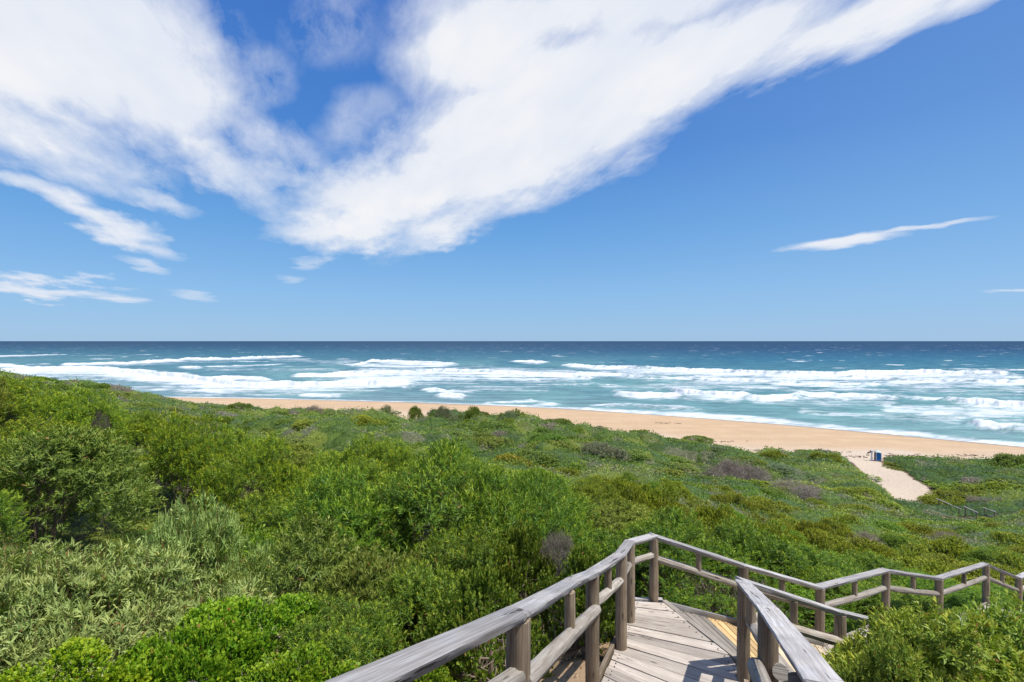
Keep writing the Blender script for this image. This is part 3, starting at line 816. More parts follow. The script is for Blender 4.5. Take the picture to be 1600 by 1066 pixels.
FL = [((4.80, 7.90, -4.75), (4.44, 6.42, -4.75), (6.70, 9.14, -5.00), (7.55, 8.05, -5.00), 16), ((6.74, 9.17, -5.03), (7.59, 8.08, -5.03), (8.40, 10.02, -5.58), (9.10, 8.85, -5.58), 12),
      ((8.44, 10.05, -5.61), (9.14, 8.88, -5.61), (11.0, 11.82, -6.08), (11.9, 10.55, -6.08), 20), ((11.04, 11.85, -6.11), (11.94, 10.58, -6.11), (12.4, 12.45, -6.68), (13.2, 11.25, -6.68), 10),
      ((12.44, 12.48, -6.71), (13.24, 11.28, -6.71), (15.3, 14.25, -7.05), (16.0, 12.85, -7.05), 20)]
FLL = ['grey plank deck just past the ramp with yellow boards, partly behind a leafy bush', 'short plank ramp behind the leafy bush between two railing bends',
       'level plank deck behind the leafy bush at the third railing bend', 'short plank ramp under the small railing gap near the right edge', 'farthest plank deck at the right edge beyond the last tall post']
for (a0, b0, a1, b1, n), lb in zip(FL, FLL):
    Dk = empty('boardwalk_deck', tuple((np.array(a0) + b0 + a1 + b1) / 4), lb, 'boardwalk')
    boards([a0, a1], [b0, b1], n, M_deck, Dk)
    NAILS.clear()
    beam(Dk, np.array(a0) + (0, .05, -.04), np.array(a1) + (0, .05, -.04), .04, .13, M_deck2)
    beam(Dk, np.array(b0) - (0, .05, .04), np.array(b1) - (0, .05, .04), .04, .13, M_deck2)

# far handrails where the walk reaches the sand path
FH = [((1463, 779, 48.5), (1503, 796, 45), 'far white handrail at the end of the sand path, nearest the sand'), ((1506, 791, 44.8), (1528, 801, 43), 'far white handrail just inland of the one at the path end'),
      ((1536, 793, 44), (1556, 800, 42.3), 'far white handrail on the seaward side, right of the other two')]
for a_, b_, lb in FH:
    p0 = np.array(pix(*a_)); p1 = np.array(pix(*b_))
    r = empty('handrail_fence', tuple((p0 + p1) / 2 - (0, 0, 1)), lb, 'railing', 'far handrails by the sand path')
    m_ = MB(); m_.sweep(p0, p1, half_round(.10, .06), (0, 0, 1), 4, .01); m_.build('top_rail', M_rail, r)
    for t in (.12, .9):
        c = p0 * (1 - t) + p1 * t; m_ = MB(); m_.sweep((c[0], c[1], c[2] - 2.2), (c[0], c[1], c[2] - .05), circ(.05, 10), (0, 1, 0), 2, .02); m_.build('post', M_post, r)
# ----- END PART 1

# ------------------------------------------------------------------ plants
def norm(v): return v / np.maximum(np.linalg.norm(v, axis=-1, keepdims=True), 1e-9)

def leaf_quads(base, d, nrm, ln, wd, shape, R_):
    """base (n,3) leaf root, d unit direction, nrm approx normal"""
    sdv = norm(np.cross(d, nrm)); nn_ = norm(np.cross(sdv, d))
    ln = ln[:, None]; wd = wd[:, None]
    droop = nn_ * (-ln * .12)
    if shape == 'lance':
        a = base; b = base + d * ln * .45 + sdv * wd * .5 + nn_ * wd * .18; c = base + d * ln + droop; e = base + d * ln * .45 - sdv * wd * .5 + nn_ * wd * .18
        V = np.stack([a, b, c, e], 1); n = len(base)
        F = np.arange(n * 4).reshape(n, 4)
        return V.reshape(-1, 3), F, 4
    a = base; tip = base + d * ln
    b1 = base + d * ln * .28 + sdv * wd * .46 + nn_ * wd * .12; b2 = base + d * ln * .75 + sdv * wd * .42 + nn_ * wd * .12
    c1 = base + d * ln * .28 - sdv * wd * .46 + nn_ * wd * .12; c2 = base + d * ln * .75 - sdv * wd * .42 + nn_ * wd * .12
    V = np.stack([a, b1, b2, tip, c2, c1], 1); n = len(base)
    i = np.arange(n)[:, None] * 6
    F = np.concatenate([i + [0, 1, 2, 3], i + [0, 3, 4, 5]])
    return V.reshape(-1, 3), F, 6

def tubes(segs, cols, name):
    """tapered 4-sided limbs: segs list of (p0,p1,r0,r1)"""
    n = len(segs); A = np.array([s[0] for s in segs], float); B = np.array([s[1] for s in segs], float)
    r0 = np.array([s[2] for s in segs])[:, None]; r1 = np.array([s[3] for s in segs])[:, None]
    d = norm(B - A); h = np.where(np.abs(d[:, 2:3]) > .9, np.array([[1., 0, 0]]), np.array([[0, 0, 1.]]))
    u = norm(np.cross(d, h)); w = np.cross(d, u)
    V = []
    for (P_, r) in ((A, r0), (B, r1)):
        for a in range(4):
            V.append(P_ + (u * math.cos(a * math.pi / 2) + w * math.sin(a * math.pi / 2)) * r)
    V = np.stack(V, 1).reshape(-1, 3)
    i = np.arange(n)[:, None] * 8
    F = np.concatenate([i + [a, (a + 1) % 4, 4 + (a + 1) % 4, 4 + a] for a in range(4)])
    return V, F

def make_shrub(seed, R, H, lumps, shoots, per, leaf, wid, slen, shape='lance', upness=.6, spread=50, palette=None, tipc=None, arch=0.0, lump_r=.42, inner=.35, limbs=26, twigcol=(.16, .12, .09), jitter=.25, leafnorm='side'):
    R_ = np.random.default_rng(seed)
    # sub-domes
    ph = R_.random(lumps) * 2 * math.pi; el = np.arcsin(R_.random(lumps) ** .8)
    c = np.stack([np.cos(ph) * np.cos(el) * R, np.sin(ph) * np.cos(el) * R, np.sin(el) * H], 1) * (R_.random((lumps, 1)) * .22 + .58)
    cr = (R_.random(lumps) * .5 + .75) * lump_r * R
    ld = norm(c + 1e-6)
    k_ = R_.integers(0, lumps, shoots)
    w = norm(R_.normal(size=(shoots, 3)) + ld[k_] * 1.1 + np.array([0, 0, .5]))
    w[:, 2] = np.where(w[:, 2] < -.25, -w[:, 2], w[:, 2]); w = norm(w)
    dep = 1 - inner * R_.random(shoots) ** 2.0
    p = c[k_] + w * (cr[k_] * dep)[:, None] * np.array([1, 1, .9 * H / R + .1])
    p[:, 2] = np.maximum(p[:, 2], .02 + .1 * R_.random(shoots))
    ax = norm(w * (1 - upness) + np.array([0, 0, 1.0]) * upness + norm(c[k_]) * .25 + R_.normal(size=(shoots, 3)) * jitter)
    L = slen * (R_.random(shoots) * .7 + .6)
    p = p - ax * (L * .45)[:, None]
    # leaves
    s_i = np.repeat(np.arange(shoots), per); n = len(s_i)
    t = (np.tile(np.arange(per), shoots) + R_.random(n)) / per
    axl = ax[s_i].copy()
    cv = arch * t[:, None]
    outw = norm(np.stack([w[s_i, 0], w[s_i, 1], 0 * t], 1) + 1e-6)
    pos = p[s_i] + axl * (L[s_i] * t)[:, None] + (outw * cv * .6 - np.array([0, 0, 1]) * cv * t[:, None]) * L[s_i][:, None]
    ref = norm(np.cross(axl, R_.normal(size=(n, 3))))
    th = np.radians(spread * (1.15 - .75 * t) * (R_.random(n) * .5 + .75))
    d = norm(axl * np.cos(th)[:, None] + ref * np.sin(th)[:, None] + np.array([0, 0, -1]) * cv * .5)
    nrm = norm(axl * .7 + R_.normal(size=(n, 3)) * .5 + np.array([0, 0, .4])) if leafnorm == 'side' else norm(w[s_i] * 1.1 + np.array([0, 0, .25]) + R_.normal(size=(n, 3)) * .42) if leafnorm == 'out' else norm(np.array([0, 0, 1.]) + w[s_i] * .5 + R_.normal(size=(n, 3)) * .45)
    ln = leaf * (R_.random(n) * .6 + .65) * (1.05 - .35 * t); wd = wid * (R_.random(n) * .4 + .8)
    V, F, kv = leaf_quads(pos, d, nrm, ln, wd, shape, R_)
    pal = np.array(palette); ci = R_.random(n)
    base = pal[0] * (1 - ci)[:, None] + pal[1] * ci[:, None]
    sh = R_.random(shoots)[s_i]
    tc = np.array(tipc)
    f = (np.clip((t - .45) / .5, 0, 1) * (.25 + .75 * sh))[:, None]
    col = base * (1 - f) + tc * f
    dead = (R_.random(n) < .012)[:, None]
    col = np.where(dead, np.array([.30, .17, .05]), col)
    col = np.repeat(col, kv, 0) if shape == 'lance' else np.repeat(col, 6, 0)
    # limbs and twigs
    segs = []
    for j in range(limbs):
        e = c[R_.integers(0, lumps)] * .95 + R_.normal(size=3) * .05; e[2] = max(e[2], .1)
        m_ = e * .5 + R_.normal(size=3) * .10; m_[2] = abs(m_[2]) * .9
        b0 = np.array([R_.normal() * .06, R_.normal() * .06, -.25])
        segs += [(b0, m_, .022, .014), (m_, e, .014, .007)]
        for q_ in range(3):
            e2 = e + norm(R_.normal(size=3) + ld[0] * 0 + [0, 0, .6]) * cr.mean() * .8
            segs.append((e, e2, .006, .003))
    tw = R_.choice(shoots, min(shoots, 500), replace=False)
    for j in tw:
        segs.append((p[j] - ax[j] * .04, p[j] + ax[j] * L[j] * .7, .0028, .0012))
    Vt, Ft = tubes(segs, None, 'twigs')
    ct = np.array(twigcol) * (R_.random((len(segs), 1)) * .7 + .6)
    ct = np.repeat(ct, 8, 0)
    ml = mesh_np('foliage', V, F, M_leaf, cols={'lcol': col})
    mt = mesh_np('branches', Vt, Ft, M_twig, cols={'lcol': ct})
    return ml, mt

GR = [(.075, .155, .016), (.14, .245, .03)]
PROTO = {
 'needle': [make_shrub(s_, 1.4, 1.9, 13, 2100, 20, .085, .0125, .20, upness=.30, spread=62, palette=GR, tipc=(.38, .47, .04), inner=.45, limbs=26, lump_r=.43, leafnorm='out', jitter=.3) for s_ in (1, 2, 3)],
 'lance': [make_shrub(s_, 1.4, 1.7, 12, 1700, 20, .10, .0165, .22, upness=.22, spread=62, palette=[(.105, .165, .025), (.18, .25, .05)], tipc=(.32, .37, .07), arch=.3, inner=.45, lump_r=.48, leafnorm='out') for s_ in (5, 6)],
 'silver': [make_shrub(s_, 1.3, 1.1, 12, 1350, 22, .11, .017, .34, upness=.05, spread=55, palette=[(.21, .30, .075), (.33, .43, .14)], tipc=(.50, .57, .18), arch=.7, inner=.4, twigcol=(.30, .17, .09), lump_r=.46, leafnorm='out') for s_ in (8,)],
 'round': [make_shrub(s_, 1.0, .5, 26, 2600, 11, .037, .034, .09, shape='round', upness=.3, palette=[(.09, .20, .012), (.17, .31, .02)], tipc=(.30, .40, .025), leafnorm='up', inner=.5, limbs=14, lump_r=.26, twigcol=(.3, .22, .18)) for s_ in (11, 12)],
 'broad': [make_shrub(s_, 1.1, 1.2, 12, 1500, 14, .055, .036, .13, shape='round', upness=.25, palette=[(.09, .165, .02), (.17, .26, .035)], tipc=(.30, .36, .05), leafnorm='out', inner=.55, limbs=40, twigcol=(.30, .24, .19), lump_r=.44) for s_ in (14,)],
 'glossy': [make_shrub(17, 1.3, 1.6, 20, 2700, 16, .088, .020, .12, upness=.35, spread=72, palette=[(.15, .25, .03), (.24, .35, .06)], tipc=(.48, .52, .09), inner=.45, lump_r=.40, leafnorm='out')],
 'dune': [make_shrub(s_, 1.7, 1.25, 18, 1100, 12, .11, .05, .24, upness=.4, spread=65, palette=[(.11, .18, .028), (.18, .26, .045)], tipc=(.28, .34, .06), leafnorm='up', limbs=10, twigcol=(.2, .16, .13)) for s_ in (20, 21, 22)],
 'heath': [make_shrub(s_, 1.1, .75, 14, 1100, 14, .07, .027, .15, upness=.5, spread=60, palette=[(.13, .19, .02), (.23, .29, .035)], tipc=(.42, .44, .045), leafnorm='up', limbs=10, twigcol=(.2, .16, .13)) for s_ in (25, 26)],
 'grey': [make_shrub(s_, 1.3, .9, 16, 900, 12, .08, .03, .2, upness=.4, spread=65, palette=[(.14, .18, .10), (.21, .24, .14)], tipc=(.28, .30, .16), leafnorm='up', limbs=10, twigcol=(.25, .2, .18)) for s_ in (28,)],
 'dry': [make_shrub(s_, 1.3, .85, 18, 800, 6, .26, .009, .22, upness=.3, spread=70, palette=[(.16, .125, .12), (.27, .22, .21)], tipc=(.30, .25, .23), leafnorm='side', limbs=30, twigcol=(.22, .18, .17)) for s_ in (31, 32)],
}
KIND = {'needle': 'shrub', 'lance': 'shrub', 'silver': 'shrub', 'round': 'creeper', 'broad': 'shrub', 'glossy': 'shrub', 'dune': 'dune_shrub', 'heath': 'heath_bush', 'grey': 'dune_shrub', 'dry': 'dry_bush'}
PR = {'needle': (1.4, 2.1), 'lance': (1.4, 1.9), 'silver': (1.3, 1.25), 'round': (1.0, .58), 'broad': (1.1, 1.3), 'glossy': (1.3, 1.75), 'dune': (1.7, 1.45), 'heath': (1.1, .95), 'grey': (1.3, 1.1), 'dry': (1.3, 1.2)}
PLANTED = []
def plant(kind, x, y, R, h, label, cat='shrub', group=None, z=None, color=(1, 1, 1), rot=None):
    zb = float(ground(np.array([x]), np.array([y]))[0]) if z is None else z
    me_l, me_t = random.choice(PROTO[kind])
    r0, h0 = PR[kind]
    o = bpy.data.objects.new(KIND[kind], None); COL.objects.link(o)
    o.location = (x, y, zb - .05)
    o.scale = (R / r0, R / r0 * random.uniform(.92, 1.08), h / h0)
    o.rotation_euler = (0, 0, random.random() * 6.28 if rot is None else rot)
    tag(o, label, cat, group)
    fo_ = bpy.data.objects.new('foliage', me_l); COL.objects.link(fo_); fo_.parent = o
    fo_.color = (*color, 1)
    if kind != 'round' or y < 8:
        br = bpy.data.objects.new('branches', me_t); COL.objects.link(br); br.parent = o
    PLANTED.append((x, y, R))
    return o

def plant_px(kind, px, py, d, R, label, cat='shrub', group=None, color=(1, 1, 1), minh=.3, maxh=9):
    x, y, z = pix(px, py, d)
    g = float(ground(np.array([x]), np.array([y]))[0])
    if z - g > maxh: g = z - maxh
    return plant(kind, x, y, R, max(minh, z - g + .05), label, cat, group, z=g, color=color)

YG = (1.25, 1.12, .8); DK = (.72, .8, .8)
# shrubs that can be told apart near the boardwalk
plant_px('glossy', 1482, 962, 4.7, 1.08, 'leafy bright green bush in the bottom right corner in front of the boardwalk ramps', 'bush', color=(1.15, 1.12, 1.0))
plant_px('glossy', 1590, 950, 5.3, 1.10, 'glossy bush merging with the corner bush at the right edge of the photo', 'bush', color=(1.08, 1.1, 1))
plant_px('glossy', 1392, 1000, 4.5, .5, 'low leafy bush touching the lower railing post, left of the corner bush', 'bush')
plant_px('silver', 60, 862, 5.6, 1.25, 'pale olive shrub with long drooping sprays at the lower left edge', 'shrub')
plant_px('silver', 215, 850, 6.1, 1.25, 'pale olive shrub with arching narrow leaves just above the bright creeper', 'shrub')
plant_px('silver', 330, 770, 8.6, .95, 'silvery shrub leaning right beside the dark hollow in the thicket', 'shrub')
plant_px('needle', 30, 592, 20.5, 2.2, 'shrub crowning the slope at the left edge, highest point of the thicket', 'shrub', color=YG)
plant_px('needle', 110, 610, 19, 1.8, 'shrub on the crest just right of the highest one, below the surf', 'shrub', color=YG)
plant_px('lance', 60, 672, 11.5, 2.1, 'wide shrub at the left edge halfway down the slope', 'shrub')
plant_px('needle', 280, 652, 16, 1.7, 'yellow-tipped shrub on the crest in front of the brown dune hollow', 'shrub', color=YG)
plant_px('needle', 395, 685, 15, 1.6, 'yellow-green shrub on the crest below the far end of the beach', 'shrub', color=YG)
plant_px('needle', 700, 700, 15, 1.9, 'rounded green shrub on the crest near the middle of the photo', 'shrub')
plant_px('needle', 850, 745, 13.5, 1.8, 'big green shrub standing above the left railing, last one on the crest', 'shrub')
plant_px('needle', 650, 722, 10.6, 2.4, 'broad green shrub in the middle of the near thicket', 'shrub')
plant_px('needle', 500, 745, 10.2, 1.9, 'high dense shrub left of the broadest one in the near thicket', 'shrub')
plant_px('needle', 795, 745, 10.4, 1.9, 'high shrub right of the broadest one, over the left handrail', 'shrub', color=(.95, .95, 1))
plant_px('needle', 720, 830, 8.2, 1.4, 'shrub on the lower face of the near thicket, above the middle of the left handrail', 'shrub')
plant_px('lance', 590, 850, 7.9, 1.3, 'greyish shrub on the lower face of the near thicket', 'shrub')
plant_px('needle', 1035, 812, 10.6, 1.7, 'tall soft green shrub right behind the post at the landing corner', 'shrub', color=(.85, .92, .9))
plant_px('needle', 1150, 828, 11.0, 1.6, 'tall soft green shrub behind the middle of the first sloping rail', 'shrub', color=(.85, .95, .9))
plant_px('needle', 1255, 850, 11.6, 1.6, 'soft green shrub behind the first low bend of the outer railing', 'shrub', color=(.88, .95, .9))
plant_px('needle', 1345, 862, 13.5, 1.5, 'soft green shrub behind the second post of the zigzag railing', 'shrub', color=(.9, 1, .9))
plant_px('lance', 480, 840, 8.0, 1.5, 'grey-green shrub sloping down towards the bright creeper', 'shrub')
plant_px('needle', 640, 905, 6.9, 1.3, 'dense green shrub right behind the lower end of the left handrail', 'shrub')
plant_px('needle', 520, 960, 5.6, 1.0, 'fine-leaved shrub between the bright creeper and the left handrail', 'shrub')
plant_px('broad', 830, 835, 8.3, .95, 'broad-leaved bush with pale twigs above the left handrail', 'bush')
plant_px('broad', 900, 868, 7.2, .7, 'small broad-leaved bush against the bend of the left handrail', 'bush')
plant_px('broad', 770, 900, 6.6, .8, 'low round-leaved bush beside the middle of the left handrail', 'bush')
plant_px('round', 385, 945, 5.4, 1.0, 'bright yellow-green round-leaved creeper mounded between the shrubs', 'creeper', minh=.5)
plant_px('round', 290, 990, 4.7, .8, 'bright round-leaved creeper below the drooping pale shrub', 'creeper')
plant_px('round', 90, 1032, 4.2, .8, 'yellowish creeper in the bottom left corner', 'creeper', color=(1.2, 1.1, .8))
plant_px('round', 440, 1030, 4.4, .75, 'bright creeper at the bottom edge left of the handrail', 'creeper')
plant_px('round', 640, 1050, 3.9, .5, 'bright creeper patch under the lower end of the left handrail', 'creeper')
plant_px('dry', 868, 822, 8.6, .3, 'bare grey twiggy bush poking out above the left handrail', 'bush', maxh=.7)
plant_px('dry', 158, 640, 15, .22, 'dead dark branches sticking out of the crest thicket', 'bush', color=(.4, .35, .35), maxh=.6)

# dead sticks lying on the litter, bottom left
tb = pix(270, 1045, 4.3); gz = float(ground(np.array([tb[0]]), np.array([tb[1]]))[0])
segs = []
for i in range(150):
    c = np.array([random.gauss(0, .35), random.gauss(0, .22), random.uniform(.02, .22)]); a_ = random.uniform(-.7, .7) + (math.pi if random.random() < .5 else 0)
    d_ = np.array([math.cos(a_), math.sin(a_), random.uniform(-.25, .35)]) * random.uniform(.1, .35)
    m_ = c + d_ * .5 + np.random.default_rng(i).normal(size=3) * .02
    segs += [(c, m_, .006, .004), (m_, c + d_, .004, .002)]
Vt, Ft = tubes(segs, None, 'sticks')
me = mesh_np('twig_pile', Vt, Ft, M_twig, cols={'lcol': np.repeat(np.array([.34, .28, .27]) * (np.random.default_rng(2).random((len(segs), 1)) * .6 + .6), 8, 0)})
tag(link('twig_pile', me, loc=(tb[0], tb[1], gz)), 'tangle of dead grey sticks on the ground beside the bright creeper', 'twigs')

def scatter(n_try, yr, ur, spacing, walk_clear, rfun, kfun, maxn, region=None, seed=5, keep=True):
    R_ = np.random.default_rng(seed); out_ = []
    cx = R_.uniform(ur[0], ur[1], n_try); cy = np.exp(R_.uniform(math.log(yr[0] + 4), math.log(yr[1] + 4), n_try)) - 4
    X_ = cx * cy; Y_ = cy
    wd_ = seg_dist(X_, Y_, WALK); sd__ = sandness(X_, Y_)
    for x, y, w_, s_ in zip(X_, Y_, wd_, sd__):
        R1_ = rfun(x, y)
        if region is not None and not region(x, y): continue
        if w_ < walk_clear + R1_ * .85 or (x - .6) ** 2 + (y - 5.3) ** 2 < (R1_ + .6) ** 2 or (x - 38.6) ** 2 + (y - 43.5) ** 2 < (R1_ + 3.5) ** 2 or (x + 6.6) ** 2 + (y - 10.0) ** 2 < (R1_ + .7) ** 2 or (x + 2.6) ** 2 + (y - 8.9) ** 2 < (R1_ + .35) ** 2 or (x + .6) ** 2 + (y - 9.3) ** 2 < (R1_ + .25) ** 2 or (x + 8.6) ** 2 + (y - 8.4) ** 2 < (R1_ + .4) ** 2: continue
        if s_ > -R1_ * .5: continue
        sp = spacing(x, y)
        if any((x - a) ** 2 + (y - b) ** 2 < (sp * min(1, .5 + r / 3)) ** 2 for a, b, r in PLANTED): continue
        kd = kfun(x, y)
        h = float(H_tps(np.array([x]), np.array([y]))[0]) * R_.uniform(.62, 1.22)
        out_.append((kd, x, y, R1_, max(h, .35)))
        PLANTED.append((x, y, R1_))
        if len(out_) >= maxn: break
    return out_

def left_hill(x, y):
    u = x / y
    return u < .30 - (y - 6) * .006 and not (y < 5.5 and x > -.9)
def kn(x, y):
    v = float(vnoise(np.array([x * .35]), np.array([y * .35]), 77)[0])
    return 'needle' if v < .62 else ('lance' if v < .86 else 'broad')
sc1 = scatter(5000, (3.6, 24), (-1.45, .45), lambda x, y: 1.75 + y * .05, .75, lambda x, y: random.uniform(1.1, 1.9) * (.62 if y < 5.5 else .8 if y < 8 else 1.15), kn, 170, left_hill, 5)
LB = {'needle': 'fine-leaved green shrub packed into the thicket left of the boardwalk', 'lance': 'greyish long-leaved shrub packed into the thicket left of the boardwalk',
      'broad': 'round-leaved bush packed into the thicket left of the boardwalk'}
def zone1(x, y):
    u = 800 + 800 * x / y
    if y > 15: return 'on the crest, ' + ('under the surf at the left edge' if u < 250 else 'below the left end of the beach' if u < 520 else 'below the middle of the beach')
    if y > 9: return 'halfway down the slope, ' + ('near the left edge' if u < 250 else 'beside the dark hollow' if u < 520 else 'above the left handrail')
    return 'in the lower thicket, ' + ('near the left edge' if u < 250 else 'above the bright creeper' if u < 520 else 'close behind the left handrail')
def size_word(R, lo, hi): return 'small ' if R < lo else 'large ' if R > hi else ''
for kd, x, y, R, h in sc1:
    cf = min(1, max(0, (y - 8) / 10)); v = random.random()
    col = tuple(1 + (a - 1) * (cf * .7 + .3 * v) for a in YG)
    plant(kd, x, y, R, h, size_word(R, 1.25, 1.7) + ('yellowish ' if col[0] > 1.15 else '') + ('tall ' if h > 2.15 else 'low ' if h < 1.5 else '') + {'needle': 'fine-leaved shrub ', 'lance': 'long-leaved shrub ', 'broad': 'round-leaved bush '}[kd] + zone1(x, y), 'shrub', {'needle': 'fine-leaved shrubs of the near thicket', 'lance': 'long-leaved shrubs of the near thicket', 'broad': 'round-leaved bushes of the near thicket'}[kd], color=col)
def kr(x, y):
    v = float(vnoise(np.array([x * .3]), np.array([y * .3]), 78)[0])
    if y < 15 and v < .75: return 'needle'
    return 'heath' if v < .66 else ('needle' if v < .8 else ('dry' if v < .86 else 'heath'))
sc2 = scatter(6000, (5.5, 40), (-.05, 1.25), lambda x, y: .85 + y * .03, .55, lambda x, y: random.uniform(.8, 1.15) * (1 + y * .008), kr, 190, lambda x, y: not left_hill(x, y), 6)
LR = {'needle': ('soft green grassy-looking shrub on the slope behind the zigzag railing', 'soft green shrubs behind the zigzag railing'),
      'heath': ('low yellow-green heath bush on the slope between the railing and the sand path', 'heath bushes on the middle slope'),
      'dry': ('grey leafless bush among the heath on the middle slope', 'grey leafless bushes on the middle slope')}
def zone2(x, y):
    u = 800 + 800 * x / y
    if y < 13: return 'close behind the railing ' + ('at the landing' if u < 1150 else 'at its first zigzag bend' if u < 1400 else 'at the right edge')
    if y < 22: return 'on the slope above ' + ('the landing' if u < 1100 else 'the first zigzag bend' if u < 1350 else 'the last tall railing posts')
    return 'on the slope ' + ('below the central dune' if u < 1000 else 'below the purple-grey bushes' if u < 1250 else 'below the foot of the sand path' if u < 1480 else 'below the far white handrails')
for kd, x, y, R, h in sc2:
    lb, gp = LR[kd]
    lb = size_word(R, .98, 1.18) + {'needle': 'soft green shrub ', 'heath': 'yellow-green bush ', 'dry': 'grey leafless bush '}[kd] + zone2(x, y)
    plant(kd, x, y, R, h * (.9 if kd == 'needle' else 1), lb, 'shrub' if kd == 'needle' else 'bush', gp, color=(1.0, 1.05, .9) if kd == 'needle' else (1.05, 1.0, .9))
# dune bushes against the beach and over the dunes
DUN = [(735, 634, 104, 2.3, 'dune', 'round bush standing tallest against the beach, left of the middle of the dunes'), (800, 641, 94, 3.2, 'dune', 'wide dark bush crowning the dune below the white splash'),
       (375, 628, 122, 2.6, 'dune', 'dark rounded bush on the sand edge at the left end of the beach'), (492, 631, 116, 2.0, 'dry', 'thin brownish bush against the beach left of the sand patches'),
       (577, 638, 108, 1.8, 'dune', 'small bush between the two left sand patches'), (650, 634, 107, 1.7, 'dune', 'small round bush against the beach between sand patches'), (690, 638, 104, 2.4, 'grey', 'grey-green bush on the beach edge right of the sand patches'),
       (605, 636, 110, 2.2, 'grey', 'flat grey bush on the beach edge by the white sand patch'),
       (1090, 682, 84, 2.4, 'dune', 'small dark green bush alone in the sand on the dune edge'), (935, 668, 84, 2.8, 'grey', 'grey-green bush at the end of the high dune beside the sand'),
       (780, 672, 64, 2.2, 'dry', 'purple-grey bare bush in the hollow of the central dune'), (1160, 715, 56, 3.0, 'dry', 'large purple-grey bare bush right of the middle, in the green dunes'), (1120, 725, 54, 2.0, 'dry', 'smaller purple-grey bare bush just left of the large one'),
       (1245, 748, 44, 2.4, 'dry', 'wide grey bare bush on the slope above the railing'), (320, 662, 72, 4.0, 'dry', 'brown leafless scrub in the hollow at the left of the dunes'), (355, 668, 64, 3.2, 'dry', 'grey bare scrub just above the crest shrubs on the left'),
       (1560, 778, 48, 2.2, 'dry', 'tangled grey bare bush in the hollow at the right edge'), (1500, 760, 52, 2.4, 'heath', 'light green bush in the hollow right of the sand path'), (1590, 711, 64, 2.6, 'dune', 'bush against the beach at the right edge'),
       (1290, 706, 68, 2.0, 'heath', 'bright bush at the left corner of the sand path'), (1210, 705, 70, 2.0, 'heath', 'low bright bush on the beach edge left of the sand path')]
for px_, py_, d_, R_s, kd, lb in DUN:
    plant_px(kd, px_, py_, d_, R_s, lb, 'bush', minh=.7)
def kd_(x, y):
    v = float(vnoise(np.array([x * .11]), np.array([y * .11]), 79)[0])
    return 'dune' if v < .50 else ('heath' if v < .68 else ('grey' if v < .78 else 'dune'))
sc3 = scatter(7000, (30, 125), (-.95, 1.15), lambda x, y: 2.0 + y * .035, 1, lambda x, y: random.uniform(1.4, 2.9) * (1 + y * .004), kd_, 260, None, 8)
LD = {'dune': ('dark green rounded bush on the dunes before the beach', 'green bushes over the dunes'), 'heath': ('light green low bush on the dunes before the beach', 'light green bushes over the dunes'), 'grey': ('grey-green bush on the dunes before the beach', 'grey-green bushes over the dunes')}
def zone3(x, y):
    u = 800 + 800 * x / y
    if y > 75: return 'on the dune edge, ' + ('far left' if u < 450 else 'by the white sand patches' if u < 720 else 'on the highest central dune' if u < 950 else 'by the bare sand patch')
    if y > 50: return 'on the dunes, ' + ('left of the central dune' if u < 600 else 'before the central dune' if u < 950 else 'by the purple-grey bushes' if u < 1200 else 'left of the sand path' if u < 1400 else 'right of the sand path')
    return 'in the dip before the dunes, ' + ('behind the crest shrubs' if u < 700 else 'below the central dune' if u < 1000 else 'by the purple-grey bushes' if u < 1250 else 'near the sand path')
for kd, x, y, R, h in sc3:
    back_ = float(y_veg(np.array([x]))[0] - y)
    tr = random.uniform(.85, 1.15)
    plant(kd, x, y, R, h * random.uniform(.9, 1.2) * (.55 if back_ < 12 else 1), *[size_word(R, 2.0, 2.8) + ('warm ' if tr > 1.07 else '') + {'dune': 'dark green bush ', 'heath': 'light green bush ', 'grey': 'grey-green bush '}[kd] + zone3(x, y), 'bush', LD[kd][1]], color=(tr, random.uniform(.9, 1.1), 1))

# ------------------------------------------------------------------ low scrub: canopy sheet plus leaf clumps, one mass
def scrub_h(x, y):
    x = np.asarray(x, float); y = np.asarray(y, float)
    H = np.clip(H_tps(x, y), .3, 1.8)
    wx_ = x + (fbm(x * .5, y * .5, 61, 3) - .5) * 2; wy_ = y + (fbm(x * .5 + 9, y * .5, 62, 3) - .5) * 2
    a, ia = cells(wx_, wy_, 5.0, 100); b, ib = cells(wx_, wy_, 1.7, 200)
    h = H * (.06 + .95 * a ** 1.2 + .42 * b)
    nearf = sstep(y, 14, 34)
    h = h * (.14 + .86 * nearf)
    h = h * sstep(-sandness(x, y), -.1, 1.6)
    wd_ = seg_dist(x, y, WALK)
    h = h * sstep(wd_, 1.25, 2.6) * (1 - .0 * a)
    # keep low around the far handrails
    h = h * np.clip(np.hypot((x - 38.3), (y - 43)) / 7, .22, 1)
    return h, ia, ib, b
PALS = np.array([(.125, .20, .035), (.17, .25, .042), (.25, .31, .048), (.10, .16, .035), (.21, .225, .11), (.235, .20, .14), (.19, .235, .05)])
def scrub_col(x, y, ia, ib, R_):
    v = (ia * .6 + ib * .4); big = fbm(x * .07, y * .07, 70, 3)
    idx = np.select([v + (big - .5) * .8 < .25, v + (big - .5) * .8 < .50, v < .62, v < .70], [3, 0, 1, 6], 2)
    dry = (fbm(x * .16, y * .16, 72, 4) > .69) & (y > 18)
    idx = np.where(dry, 5, idx); idx = np.where((ib > .86) & ~dry, 4, idx)
    c = PALS[idx]
    return c * (.88 + .24 * R_.random(x.shape))[..., None]
